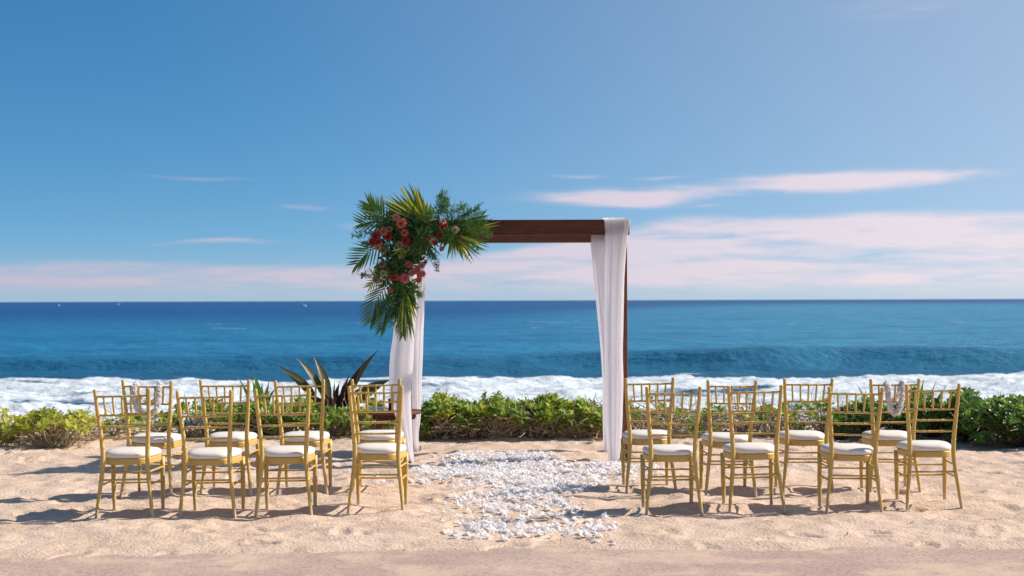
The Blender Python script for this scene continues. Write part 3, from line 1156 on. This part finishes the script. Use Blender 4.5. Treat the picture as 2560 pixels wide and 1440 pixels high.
fan((1066, 560, -.02), [(950, 480), (962, 495), (945, 500), (985, 456), (978, 478), (1000, 470), (1021, 448), (1036, 466), (1046, 462), (1058, 488), (1070, 500), (1012, 500), (960, 515), (992, 505), (940, 492), (970, 486), (1008, 462), (1028, 456), (1040, 470), (952, 508)], .036, M_PALMY, 1)
fan((1062, 562, .06), [(966, 510), (990, 490), (1010, 478), (1030, 476), (1050, 480), (975, 525), (1080, 505), (955, 520), (1000, 484), (1020, 470), (1042, 476), (985, 500), (1066, 508), (1090, 515)], .04, M_PALM, 2)
fan((1135, 585, -.06), [(1252, 552), (1248, 562), (1240, 575), (1225, 555), (1222, 600), (1228, 620), (1222, 632), (1205, 640), (1190, 655), (1180, 664), (1160, 640), (1146, 640), (1130, 652), (1116, 650),
                        (1104, 630), (1120, 628), (1200, 620), (1235, 590), (1212, 605), (1170, 625), (1238, 568), (1218, 616), (1196, 646), (1138, 645), (1125, 640), (1152, 648), (1186, 610), (1244, 557)], .026, M_PALMY, 3)
fan((1140, 580, .03), [(1240, 545), (1230, 605), (1210, 628), (1196, 640), (1182, 650), (1158, 655), (1200, 575), (1215, 590), (1222, 612), (1190, 630), (1170, 650), (1145, 630), (1175, 590), (1190, 605), (1160, 615)], .03, M_PALM, 4)
fan((1058, 598, -.10), [(1030, 660), (1046, 650), (1062, 645), (1076, 655), (1092, 652), (1108, 642), (1020, 640), (1085, 670), (1100, 655)], .018, M_PALM, 5)
fan((1012, 715, -.05), [(984, 846), (992, 838), (1000, 850), (1008, 842), (1016, 855), (1026, 846), (1034, 858), (1040, 846), (1044, 800), (1048, 790), (1030, 815), (1020, 822), (990, 815), (978, 800), (970, 790), (982, 828), (1002, 835), (1012, 846), (1030, 850), (1038, 830), (1046, 780), (1050, 770), (1024, 800), (1036, 790)], .024, M_PALM, 6)
fan((1010, 720, -.09), [(988, 836), (1004, 828), (1022, 840), (1036, 838), (1043, 815), (1012, 806), (996, 800), (1028, 848), (1018, 850), (1040, 800)], .020, M_PALMY, 7)
pinnate((990, 580, -.02), (925, 512, -.04), (-6, 6), 12, .20, .020, M_PALM, seed=11)
pinnate((975, 610, -.04), (894, 660, -.08), (-8, 10), 11, .20, .018, M_PALM, seed=12)
pinnate((995, 680, -.03), (930, 800, -.06), (-16, -2), 15, .20, .017, M_PALM, spread=.9, seed=13)
pinnate((975, 560, .04), (905, 560, .02), (0, 8), 9, .18, .018, M_PALM, seed=14)
pinnate((985, 660, -.08), (925, 715, -.12), (-4, -6), 8, .12, .014, M_PALMY, seed=15)
pinnate((1085, 545, .02), (1108, 480, -.03), (6, 0), 9, .10, .012, M_PALM, seed=16)
pinnate((1005, 705, .02), (955, 822, 0), (-10, -2), 14, .17, .016, M_PALM, spread=.8, seed=17)
pinnate((1015, 725, -.06), (1008, 835, -.08), (-6, 0), 13, .15, .015, M_PALM, spread=.7, seed=18)
pinnate((1120, 575, .02), (1205, 540, 0), (0, 8), 11, .14, .015, M_PALM, spread=.8, seed=19)
fan((1010, 620, -.14), [(975, 640), (985, 655), (996, 650), (1008, 648), (980, 628), (1015, 640)], .014, M_PALMY, 8)
fan((1000, 700, -.12), [(1010, 745), (1022, 740), (986, 750), (1035, 735), (975, 740)], .014, M_PALM, 9)


def fern(base, tip, width, n, seed):
    """feathery asparagus fern sprig"""
    r = random.Random(seed)
    b, t_ = F(*base), F(*tip)
    mid = (b + t_) / 2 + Vector((r.uniform(-.03, .03), r.uniform(-.05, .02), r.uniform(.0, .04)))
    pts = spline([b, mid, t_], 16)
    mb = MB().tube(pts, [.0028 - .00012 * i for i in range(17)], 4)
    wd = width / 254
    for k in range(n):
        f = r.uniform(.08, 1)
        p = pts[min(16, int(f * 16))]
        ax = (t_ - b).normalized()
        d = Vector((r.gauss(0, 1), r.gauss(0, .8), r.gauss(0, 1))).normalized() + ax * .5
        L = wd * (1.05 - .75 * f) * r.uniform(.6, 1.2)
        q = p + d.normalized() * L
        mb.tube([p, q], [.0010, .0006], 3, cap=False)
        for j in range(11):
            g = r.uniform(.2, 1)
            c = p.lerp(q, g)
            dd = Vector((r.gauss(0, 1), r.gauss(0, 1), r.gauss(0, 1))).normalized() + d * .5
            l2 = r.uniform(.011, .024)
            s = dd.cross(Vector((0, 1, .2))).normalized() * .0019
            mb.add([c - s, c + s, c + dd.normalized() * l2], [(0, 1, 2)])
    fmesh(mb, 'fern_sprig', M_FERN)


ferns = [((1090, 560, -.05), (1120, 508, -.05), 40), ((1110, 560, 0), (1165, 515, -.03), 40), ((1130, 560, -.04), (1195, 520, -.05), 38), ((1150, 570, -.08), (1215, 555, -.1), 34),
         ((1120, 545, .02), (1098, 488, 0), 26), ((960, 590, 0), (880, 590, -.02), 34), ((965, 600, -.06), (905, 612, -.08), 32), ((975, 700, -.02), (902, 690, -.04), 26),
         ((985, 740, .03), (945, 800, .02), 36), ((1000, 760, .02), (975, 812, 0), 36), ((1010, 730, -.1), (1000, 800, -.12), 30), ((1060, 620, -.08), (1095, 680, -.1), 22),
         ((1170, 580, -.1), (1228, 590, -.12), 30), ((1150, 590, -.05), (1200, 625, -.08), 28), ((1060, 560, -.12), (1085, 530, -.14), 34), ((1040, 600, -.15), (1075, 575, -.16), 34),
         ((1100, 585, -.14), (1130, 600, -.15), 34), ((1030, 715, -.12), (1050, 740, -.13), 28), ((1150, 545, .02), (1208, 508, 0), 12), ((960, 660, -.04), (935, 690, -.06), 26)]
for i, (b, t_, w) in enumerate(ferns):
    fern(b, t_, w, 80 if w > 15 else 20, 100 + i)

# dark backing leaves
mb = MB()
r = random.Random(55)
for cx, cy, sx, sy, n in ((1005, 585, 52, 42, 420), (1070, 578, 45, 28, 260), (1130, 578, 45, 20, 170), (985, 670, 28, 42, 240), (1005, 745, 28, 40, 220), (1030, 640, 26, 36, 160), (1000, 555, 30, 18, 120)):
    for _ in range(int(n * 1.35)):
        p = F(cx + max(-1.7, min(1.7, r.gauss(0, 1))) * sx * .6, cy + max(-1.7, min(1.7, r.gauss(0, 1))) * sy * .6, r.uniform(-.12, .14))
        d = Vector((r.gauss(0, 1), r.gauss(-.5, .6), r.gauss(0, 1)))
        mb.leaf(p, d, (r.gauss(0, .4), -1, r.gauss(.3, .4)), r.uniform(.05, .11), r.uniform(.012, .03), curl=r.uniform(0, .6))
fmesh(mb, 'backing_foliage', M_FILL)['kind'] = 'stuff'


def protea_mesh(name, mat, seed, rad=.04, rings=4, open_=.5):
    r = random.Random(seed)
    mb = MB()
    for q in range(rings):
        f = q / (rings - 1)
        n = 13 - 2 * q
        for k in range(n):
            a = 2 * math.pi * (k + .5 * (q % 2)) / n + r.uniform(-.1, .1)
            tilt = (1.15 - .95 * f) * (open_ + .5)
            d = Vector((math.cos(a) * math.sin(tilt), math.sin(a) * math.sin(tilt), math.cos(tilt)))
            base = Vector((math.cos(a), math.sin(a), 0)) * rad * .34 * (1 - .6 * f) + Vector((0, 0, -.2 * rad))
            mb.leaf(base, d, Vector((-math.cos(a), -math.sin(a), .6)) * -1, rad * r.uniform(1.1, 1.35), rad * .52, curl=-1.25 + .3 * f, fold=-.35, prof=(.6, 1, .95, .55, .05))
    return mb.mesh(name, mat)


def dome_mesh(name, mat, rad):
    mb = MB()
    r = random.Random(5)
    for k in range(60):
        u = (k + .5) / 60
        a = k * 2.39996
        t_ = math.acos(1 - u * .95)
        d = Vector((math.cos(a) * math.sin(t_), math.sin(a) * math.sin(t_), math.cos(t_)))
        mb.leaf(d * rad * .3, d, (d.y, -d.x, .3), rad * .5, rad * .14, curl=r.uniform(-.3, .5), fold=.2, prof=(1, .9, .5, .2))
    return mb.mesh(name, mat)


PM = {}
for nm, mt in (('coral', M_CORAL), ('pink', M_PINK), ('red', M_RED), ('blush', M_BLUSH), ('cream', M_CREAM), ('beige', M_BEIGE)):
    PM[nm] = (protea_mesh('protea_flower', mt, hash(nm) % 97 if False else len(nm), .034), dome_mesh('flower_center', {'coral': M_BLUSH, 'pink': M_CREAM, 'red': M_RED, 'blush': M_BLUSH, 'cream': M_CREAM, 'beige': M_BEIGE}[nm], .031))
blooms = [(990, 543, 'blush', .85), (1003, 558, 'coral', 1.1), (958, 578, 'coral', .95), (970, 591, 'red', .95), (939, 588, 'red', .9), (932, 603, 'red', .95), (946, 603, 'red', .9), (1011, 581, 'coral', .9),
          (1013, 600, 'red', 1.0), (944, 618, 'blush', .8), (1109, 566, 'red', 1.0), (1069, 591, 'red', .85), (1083, 603, 'cream', .9), (1073, 545, 'beige', .9), (1107, 553, 'blush', .8), (1137, 575, 'cream', .85),
          (1100, 587, 'red', .8), (1021, 660, 'coral', .85), (1042, 676, 'pink', .95), (1054, 684, 'pink', 1.0), (1054, 663, 'blush', .8), (1012, 694, 'pink', 1.1), (982, 694, 'red', .7), (992, 693, 'coral', .7),
          (1046, 700, 'coral', .75), (1029, 682, 'cream', .8), (958, 682, 'cream', .8), (999, 611, 'beige', .85), (1016, 621, 'beige', .9), (958, 625, 'beige', .85), (1104, 622, 'coral', .6), (940, 698, 'beige', .9),
          (975, 726, 'coral', .6), (1088, 607, 'red', .6), (1002, 640, 'beige', .6), (955, 660, 'beige', .9), (974, 573, 'beige', .7)]
for i, (x, y, k, s) in enumerate(blooms):
    o = link(bpy.data.objects.new('protea_flower', PM[k][0]), fl)
    o.location = F(x, y, -.155 + random.uniform(-.03, .03))
    dirn = Vector((random.uniform(-.5, .5), -1, random.uniform(-.1, .7)))
    o.rotation_euler = dirn.to_track_quat('Z', 'Y').to_euler()
    o.scale = (s, s, s)
    c = link(bpy.data.objects.new('flower_center', PM[k][1]), o)

# ------------------------------------------------------------------ shrubs
def rosette(mat, seed, L=.085, n=10):
    r = random.Random(seed)
    mb = MB()
    for k in range(n):
        a = k * 2.39996 + r.uniform(-.2, .2)
        f = k / (n - 1)
        tilt = R(78 - 58 * f + r.uniform(-8, 8))
        d = Vector((math.cos(a) * math.sin(tilt), math.sin(a) * math.sin(tilt), math.cos(tilt)))
        base = Vector((0, 0, .018 * f)) + Vector((math.cos(a), math.sin(a), 0)) * .004
        l = L * r.uniform(.8, 1.1) * (.72 if f > .8 else 1)
        mb.leaf(base, d, (-math.cos(a) * .2, -math.sin(a) * .2, 1), l, l * .54, curl=r.uniform(.1, .7), fold=r.uniform(.15, .4), prof=(.12, .45, .95, .9, .25))
    return mb.mesh('leaf_rosette', mat)


ROS = {id_: [rosette(m, 200 + k, .068 * (0.9 + .10 * k), 9 + k % 3) for k in range(5)] for id_, m in (('g', M_NAU), ('y', M_NAUY), ('d', M_NAUD))}


def shrub(px0, px1, d, top_px, n, kind, label, depth=.8, sparse=0.0, dry=60, twigs=60, low=.35, base_px=None, size=1.0, seed=0):
    r = random.Random(500 + seed)
    xa, xb = (px0 - 1280) / FPX * d, (px1 - 1280) / FPX * d
    cx, hw = (xa + xb) / 2, (xb - xa) / 2
    gz = ground(cx, d)
    H = P((px0 + px1) / 2, top_px, d).z - gz
    root = empty('naupaka_shrub', (cx, d, gz))
    tag(root, label, 'shrub', 'shrubs between the sand and the sea')
    stems = MB()
    nb = max(4, int(hw * 9))
    bases = [Vector((r.uniform(-.85, .85) * hw, r.uniform(-.4, .4) * depth, 0)) for _ in range(nb)]
    for b in bases:
        b.z = ground(cx + b.x, d + b.y) - gz - .02
    for k in range(n):
        x = r.uniform(-1, 1)
        y = r.uniform(-.5, .5)
        bump = .90 + .09 * math.sin(x * hw * 5 + seed) + .09 * math.sin(x * hw * 13 + seed * 2)
        dome = bump * (1 - .14 * abs(x) ** 3) * (1 - .5 * (2 * y) ** 2 * .6)
        u = r.random()
        z = H * dome * (low + (1 - low) * (u ** .55))
        if r.random() < .06:
            z *= 1.12
        tip = Vector((x * hw, y * depth, z - .04))
        b = min(bases, key=lambda q: (q.x - tip.x) ** 2 + (q.y - tip.y) ** 2 + r.uniform(0, .12))
        mid = b.lerp(tip, .5) + Vector((r.uniform(-.08, .08), r.uniform(-.08, .08), r.uniform(-.02, .05)))
        pts = spline([b, mid, tip], 5)
        stems.tube(pts, [.008, .007, .006, .005, .0045, .004], 5)
        o = link(bpy.data.objects.new('leaf_rosette', r.choice(ROS['y' if kind == 'g' and r.random() < .16 else kind])), root)
        o.location = tip
        out = Vector((x * .55 + r.uniform(-.5, .5), y * .9 - .15 + r.uniform(-.5, .5), 1.0))
        o.rotation_euler = (out.to_track_quat('Z', 'Y') @ Euler((0, 0, r.uniform(0, 6.28))).to_quaternion()).to_euler()
        s = size * r.uniform(.7, 1.25)
        o.scale = (s, s, s)
    stems.build('branches', M_TWIG if kind != 'd' else M_TWIGD, root)['kind'] = 'stuff'
    tw = MB()
    for k in range(twigs):
        p = Vector((r.uniform(-1, 1) * hw, r.uniform(-.5, .5) * depth, r.uniform(.0, .5) * H))
        q = p + Vector((r.gauss(0, .13), r.gauss(0, .1), r.uniform(-.05, .16)))
        tw.tube(spline([p, p.lerp(q, .5) + Vector((r.gauss(0, .04), r.gauss(0, .04), r.gauss(0, .04))), q], 5), r.uniform(.002, .005), 4)
    # bare twig ends standing out of the top
    for k in range(max(2, twigs // 12)):
        p = Vector((r.uniform(-1, 1) * hw, r.uniform(-.4, .4) * depth, r.uniform(.5, .8) * H))
        q = p + Vector((r.gauss(0, .06), r.gauss(0, .05), r.uniform(.08, .2)))
        tw.tube(spline([p, p.lerp(q, .5) + Vector((r.gauss(0, .02), 0, 0)), q], 4), .0028, 4)
    if twigs:
        tw.build('twig_tangle', M_TWIG, root)['kind'] = 'stuff'
    dr = MB()
    for k in range(dry):
        p = Vector((r.uniform(-1, 1) * hw, r.uniform(-.5, .5) * depth, r.uniform(.0, .45) * H))
        dr.leaf(p, (r.gauss(0, 1), r.gauss(0, 1), r.gauss(0, .7)), (r.gauss(0, 1), -1, r.gauss(0, 1)), r.uniform(.03, .08), r.uniform(.015, .035), curl=r.uniform(-.5, 1.2), prof=(.2, 1, .7, .1))
    if dry:
        dr.build('dry_leaves', M_DRY, root)['kind'] = 'stuff'


shrub(-60, 55, 15.7, 1028, 60, 'y', 'yellow-green shrub at the outer end of the row, cut by the frame', dry=60, twigs=50, seed=1)
shrub(50, 240, 15.6, 1022, 130, 'y', 'yellow-green shrub with bare lower stems on the sand beyond the outermost chair', low=.58, dry=25, twigs=120, seed=2)
shrub(245, 440, 16.3, 1020, 40, 'g', 'thin low shrub showing the water through it, behind the chair with the wide lei', low=.4, dry=30, twigs=90, seed=3)
shrub(440, 600, 16.4, 985, 62, 'g', 'open leafy shrub with tall shoots behind the third chair from the aisle', low=.3, dry=60, twigs=70, seed=4)
shrub(590, 790, 16.3, 985, 220, 'g', 'thick bright green shrub in front of the tall spear-leaved plant', low=.3, dry=140, twigs=90, seed=5)
shrub(770, 990, 16.2, 1005, 190, 'g', 'green shrub around the foot of the dark purple ti plant', low=.3, dry=180, twigs=110, seed=6)
shrub(1020, 1190, 16.2, 986, 260, 'g', 'bushy green shrub seen through the arch beside the flower-side drape', low=.34, dry=460, twigs=330, seed=7)
shrub(1175, 1350, 16.2, 992, 250, 'g', 'bushy green shrub in the middle of the view through the arch', low=.36, dry=520, twigs=360, seed=8)
shrub(1335, 1520, 16.2, 990, 250, 'g', 'bushy green shrub seen through the arch beside the bare-beam drape', low=.36, dry=520, twigs=360, seed=9)
shrub(1545, 1730, 16.2, 985, 40, 'g', 'sparse shrub of dark bare twigs behind the aisle-end chairs on the bare-beam side', low=.3, dry=240, twigs=260, seed=10)
shrub(1720, 1900, 16.3, 1000, 34, 'g', 'low sparse brown-twigged shrub behind the second chairs on the bare-beam side', low=.25, dry=260, twigs=260, seed=11)
shrub(1885, 2080, 16.2, 988, 60, 'g', 'half-open shrub of green tufts behind the third chairs on the bare-beam side', low=.3, dry=160, twigs=170, seed=12)
shrub(2070, 2240, 16.0, 995, 160, 'd', 'dark green shrub behind the chair with the narrow lei', low=.2, dry=120, twigs=60, seed=13)
shrub(2220, 2400, 15.9, 985, 200, 'd', 'dense dark green shrub behind the outermost chair on the bare-beam side', low=.2, dry=60, twigs=40, seed=14)
shrub(2380, 2560, 15.5, 975, 260, 'd', 'dense glossy dark shrub rising beside the outermost chair on the bare-beam side', low=.15, dry=50, twigs=30, depth=1.0, size=1.1, seed=15)
shrub(2545, 2760, 15.4, 985, 220, 'd', 'dense glossy dark shrub at the far end of the row, cut by the frame', low=.15, dry=40, twigs=30, depth=1.0, size=1.1, seed=16)

# ------------------------------------------------------------------ ti plant and spear-leaved plants
TI_PROF = (.22, .5, .85, 1.0, .9, .6, .25, .01)


def blade_plant(name, base_px, d, tips, mats, label, cat, W, stem=True, group=None, seed=0):
    r = random.Random(900 + seed)
    x = (base_px - 1280) / FPX * d
    gz = ground(x, d)
    root = empty(name, (x, d, gz))
    tag(root, label, cat, group)
    inv = Vector((x, d, gz))
    if stem:
        MB().tube([(0, 0, -.03), (.01, 0, .14), (0, .01, .26)], [.022, .019, .013], 8).build('stem', M_TWIGD, root)
    for k, (bx_, by_, tx, ty, wd, mi, curl) in enumerate(tips):
        b = P(bx_, by_, d) - inv
        b.y += r.uniform(-.03, .03)
        dd = r.uniform(-.22, .12)
        e = P(tx, ty, d + dd) - inv
        v = e - b
        curl = abs(curl)
        lean = 1.0 if v.x < 0 else -1.0
        vh = v.normalized()
        n = Vector((lean * r.uniform(.5, .9), -.9, r.uniform(.2, .5)))
        n = (n - vh * n.dot(vh)).normalized()
        # the blade sets out steeper than its chord and arches over to the tip
        v0 = vh * math.cos(curl / 2) + n * math.sin(curl / 2)
        MB().leaf(b, v0, n, v.length * (1 + curl * curl / 24), W * wd, curl=curl, fold=.42, prof=TI_PROF).build('leaf', mats[mi], root, smooth=True)


blade_plant('ti_plant', 835, 16.7, [
    (800, 1015, 692, 908, .9, 0, .9), (815, 1010, 739, 886, .85, 0, .7), (826, 1015, 784, 884, .9, 0, .6), (868, 1015, 942, 870, .95, 0, -.7), (862, 1015, 901, 912, .8, 1, .5),
    (852, 1020, 873, 935, .8, 1, .1), (840, 1015, 848, 955, .7, 1, .1), (836, 1020, 836, 948, .35, 0, .1), (800, 1030, 745, 955, .8, 1, .5), (815, 1020, 800, 968, .8, 1, .2),
    (850, 1030, 905, 965, .9, 1, .3), (880, 1020, 975, 945, 1.5, 0, -.5), (830, 1040, 780, 985, .8, 1, .3), (865, 1035, 900, 990, .8, 1, .3), (842, 1035, 862, 968, .8, 1, .2), (826, 1040, 818, 972, .8, 1, .2)],
    (M_TI, M_TIR), 'tall ti plant with dark olive and purple sword leaves beside the flower-side drape', 'plant', .13, seed=1)
blade_plant('spear_leaved_plant', 648, 16.6, [
    (650, 1030, 636, 932, .95, 0, .1), (645, 1030, 631, 950, .8, 0, .2), (665, 1030, 672, 950, .8, 0, .2), (635, 1030, 592, 936, .45, 0, .25), (640, 1035, 610, 985, .6, 0, .4), (660, 1035, 690, 965, .7, 0, .3),
    (655, 1030, 655, 955, .8, 0, .1)], (M_SPEAR,), 'tall spear-leaved green plant rising from the thick shrub beside the ti plant', 'plant', .10, seed=2)
blade_plant('spear_leaved_plant', 455, 16.3, [
    (455, 1080, 462, 975, .35, 0, .1), (450, 1085, 438, 1010, .4, 0, .2), (458, 1085, 476, 1020, .4, 0, .3), (452, 1090, 446, 1040, .45, 0, .2), (460, 1090, 470, 1045, .45, 0, .2)],
    (M_SPEAR,), 'thin grassy spear-leaved plant beside the chair with the wide lei', 'plant', .08, stem=False, seed=3)
blade_plant('spear_leaved_plant', 2160, 15.9, [
    (2170, 1030, 2140, 958, .55, 0, .3), (2172, 1035, 2160, 964, .4, 0, .2), (2165, 1040, 2135, 990, .5, 0, .4), (2175, 1040, 2185, 985, .5, 0, .2)],
    (M_SPEAR,), 'spear-leaved green plant leaning from the shrub beside the chair with the narrow lei', 'plant', .09, stem=False, seed=4)
blade_plant('spear_leaved_plant', 2300, 15.8, [
    (2295, 1030, 2261, 955, .4, 0, .2), (2296, 1030, 2308, 945, .5, 0, -.2), (2300, 1030, 2296, 980, .5, 0, .1), (2312, 1030, 2342, 945, .22, 0, .1), (2330, 1030, 2366, 960, .5, 0, .15),
    (2325, 1035, 2350, 985, .5, 0, .2), (2290, 1035, 2275, 985, .5, 0, .2)], (M_SPEAR,), 'cluster of upright spear leaves behind the outermost chair on the bare-beam side', 'plant', .09, stem=False, seed=5)

# ------------------------------------------------------------------ white blossoms on the aisle
rows = [  # photo row, (x0, x1, density)...
    (1143, [(1160, 1365, .8)]), (1158, [(1110, 1375, .7), (1395, 1420, .4)]), (1168, [(1075, 1400, 1.0), (1480, 1560, .9)]), (1180, [(1055, 1440, 1.0), (1440, 1620, .8)]),
    (1192, [(1050, 1330, 1.0), (1330, 1590, .7), (1590, 1640, .6)]), (1205, [(1060, 1180, .6), (1180, 1440, .8), (1440, 1600, .6)]), (1218, [(1120, 1250, .5), (1250, 1460, .95), (1480, 1505, .6)]),
    (1232, [(1170, 1280, .3), (1280, 1420, 1.0), (1420, 1460, .5)]), (1250, [(1130, 1200, .5), (1200, 1300, .5), (1270, 1450, .9)]), (1265, [(1135, 1270, .6), (1270, 1440, .8)]),
    (1280, [(1150, 1260, .6), (1260, 1400, .4), (1400, 1440, .6)]), (1298, [(1140, 1230, .25), (1230, 1420, .25), (1410, 1475, .4)]), (1312, [(1160, 1220, .3), (1230, 1340, .6), (1420, 1500, .6)]),
    (1328, [(1150, 1340, .95), (1350, 1540, .6)]), (1342, [(1160, 1300, .7), (1340, 1400, .7), (1420, 1510, .5)]), (1356, [(1165, 1215, .5), (1370, 1400, .4), (1425, 1495, .5)])]
spots = []
r = random.Random(77)
for i, (yy, segs) in enumerate(rows):
    ya = yy - (rows[i][0] - rows[i - 1][0]) / 2 if i else yy - 5
    yb_ = yy + (rows[i + 1][0] - yy) / 2 if i < len(rows) - 1 else yy + 5
    for x0, x1, den in segs:
        d0, d1 = D(1280, yb_), D(1280, ya)
        area = (x1 - x0) / FPX * (d0 + d1) / 2 * (d1 - d0)
        n = max(1, int(area * den ** 1.5 * 700))
        while n > 0:
            # clumps of a few blossoms
            cx_, cy_ = r.uniform(x0, x1), r.uniform(ya, yb_)
            k = min(n, r.randint(2, 7))
            for _ in range(k):
                dd = D(cx_, cy_)
                spots.append(((cx_ - 1280) / FPX * dd + r.gauss(0, .07), dd + r.gauss(0, .08)))
            n -= k
for x, y in ((1062, 1290), (1110, 1340), (1105, 1312), (1088, 1230), (1085, 1150), (1330, 1372), (800, 1190), (790, 1200), (865, 1185), (935, 1195), (960, 1212), (1020, 1210)):
    for _ in range(3 if x < 1100 else 2):
        dd = D(x, y)
        spots.append(((x - 1280) / FPX * dd + r.gauss(0, .025), dd + r.gauss(0, .025)))
spots.sort(key=lambda q: q[1])
SP = np.array(spots)
gz = ground_full(SP[:, 0], SP[:, 1])
BV = [blossom_mb(k, .029, 5 + k % 3) for k in range(7)]
BVM = [b.mesh('orchid_blossom', M_PETAL) for b in BV]
rest = MB()
for i, ((x, y), z) in enumerate(zip(spots, gz)):
    rot = Euler((r.gauss(0, .38), r.gauss(0, .38), r.uniform(0, 6.28)))
    s = r.uniform(.75, 1.25)
    zz = z + r.uniform(.002, .018)
    if i < 300:
        o = link(bpy.data.objects.new('orchid_blossom', BVM[i % 7]))
        o.location = (x, y, zz)
        o.rotation_euler = rot
        o.scale = (s, s, s)
        tag(o, 'white orchid blossom scattered loose on the sand of the aisle', 'blossom', 'white blossoms strewn along the aisle')
    else:
        mtx = Matrix.Translation((x, y, zz)) @ rot.to_matrix().to_4x4() @ Matrix.Scale(s, 4)
        b = BV[i % 7]
        rest.add([mtx @ Vector(v) for v in b.v], b.f)
ro = rest.build('blossom_carpet', M_PETAL)
tag(ro, 'carpet of white blossoms covering the aisle towards the arch', 'blossoms', kind='stuff')

# twigs, bits of leaf and shell on the sand
mb = MB()
dx, dy = rng.uniform(-4.8, 4.8, 420), rng.uniform(9.4, 15.6, 420)
dz = ground_full(dx, dy)
for x, y, z in zip(dx, dy, dz):
    a = r.uniform(0, 6.28)
    mb.leaf((x, y, z + .004), (math.cos(a), math.sin(a), r.uniform(-.1, .4)), (0, 0, 1), r.uniform(.01, .035) * r.choice((1, 1, 1, 1.6)), r.uniform(.004, .013), curl=r.uniform(-.6, .6), prof=(.3, 1, .7, .1))
tag(mb.build('beach_litter', M_DRY), 'brown leaf bits and twigs strewn over the sand', 'litter', kind='stuff')

# ------------------------------------------------------------------ boats near the horizon


def boat(px, d, L, label, head):
    x = (px - 1280) / FPX * d
    root = empty('motor_boat', (x, d, SEA_Z), R(head))
    tag(root, label, 'boat')
    W, H = L * .28, L * .13
    secs = []
    for f, wf, zk in ((-.5, .85, 0), (-.2, 1, 0), (.15, .95, .05), (.35, .6, .2), (.5, .04, .5)):
        w = W / 2 * wf
        zt = H * (1 + .35 * max(f, 0))
        secs.append([(f * L, -w, zt), (f * L, -w * .8, H * .3 + zk * H), (f * L, 0, -H * .3 + zk * H), (f * L, w * .8, H * .3 + zk * H), (f * L, w, zt)])
    loft(secs, M_HULL, 'hull', root, smooth=False)
    MB().box((-.05 * L, 0, H + H * .55), (L * .38, W * .62, H * 1.1), H * .12).build('cabin', M_HULL, root)
    MB().box((-.05 * L, 0, H + H * .75), (L * .39, W * .64, H * .35), 0).build('cabin_window', M_GLASS, root)
    MB().box((-.12 * L, 0, H * 2.3), (L * .3, W * .55, H * .08), 0).build('canopy', M_HULL, root)
    MB().tube([(-.1 * L, 0, H * 1.5), (-.1 * L, 0, H * 3.6)], H * .05, 5).build('mast', M_HULL, root)


boat(757, 1250, 6.0, 'white motor boat out at sea nearest to the arch', 160)
boat(144, 1700, 5.5, 'small white motor boat on the horizon, farthest from the arch', 150)
boat(295, 2300, 6.0, 'faint white motor boat on the horizon between the two other boats', 20)
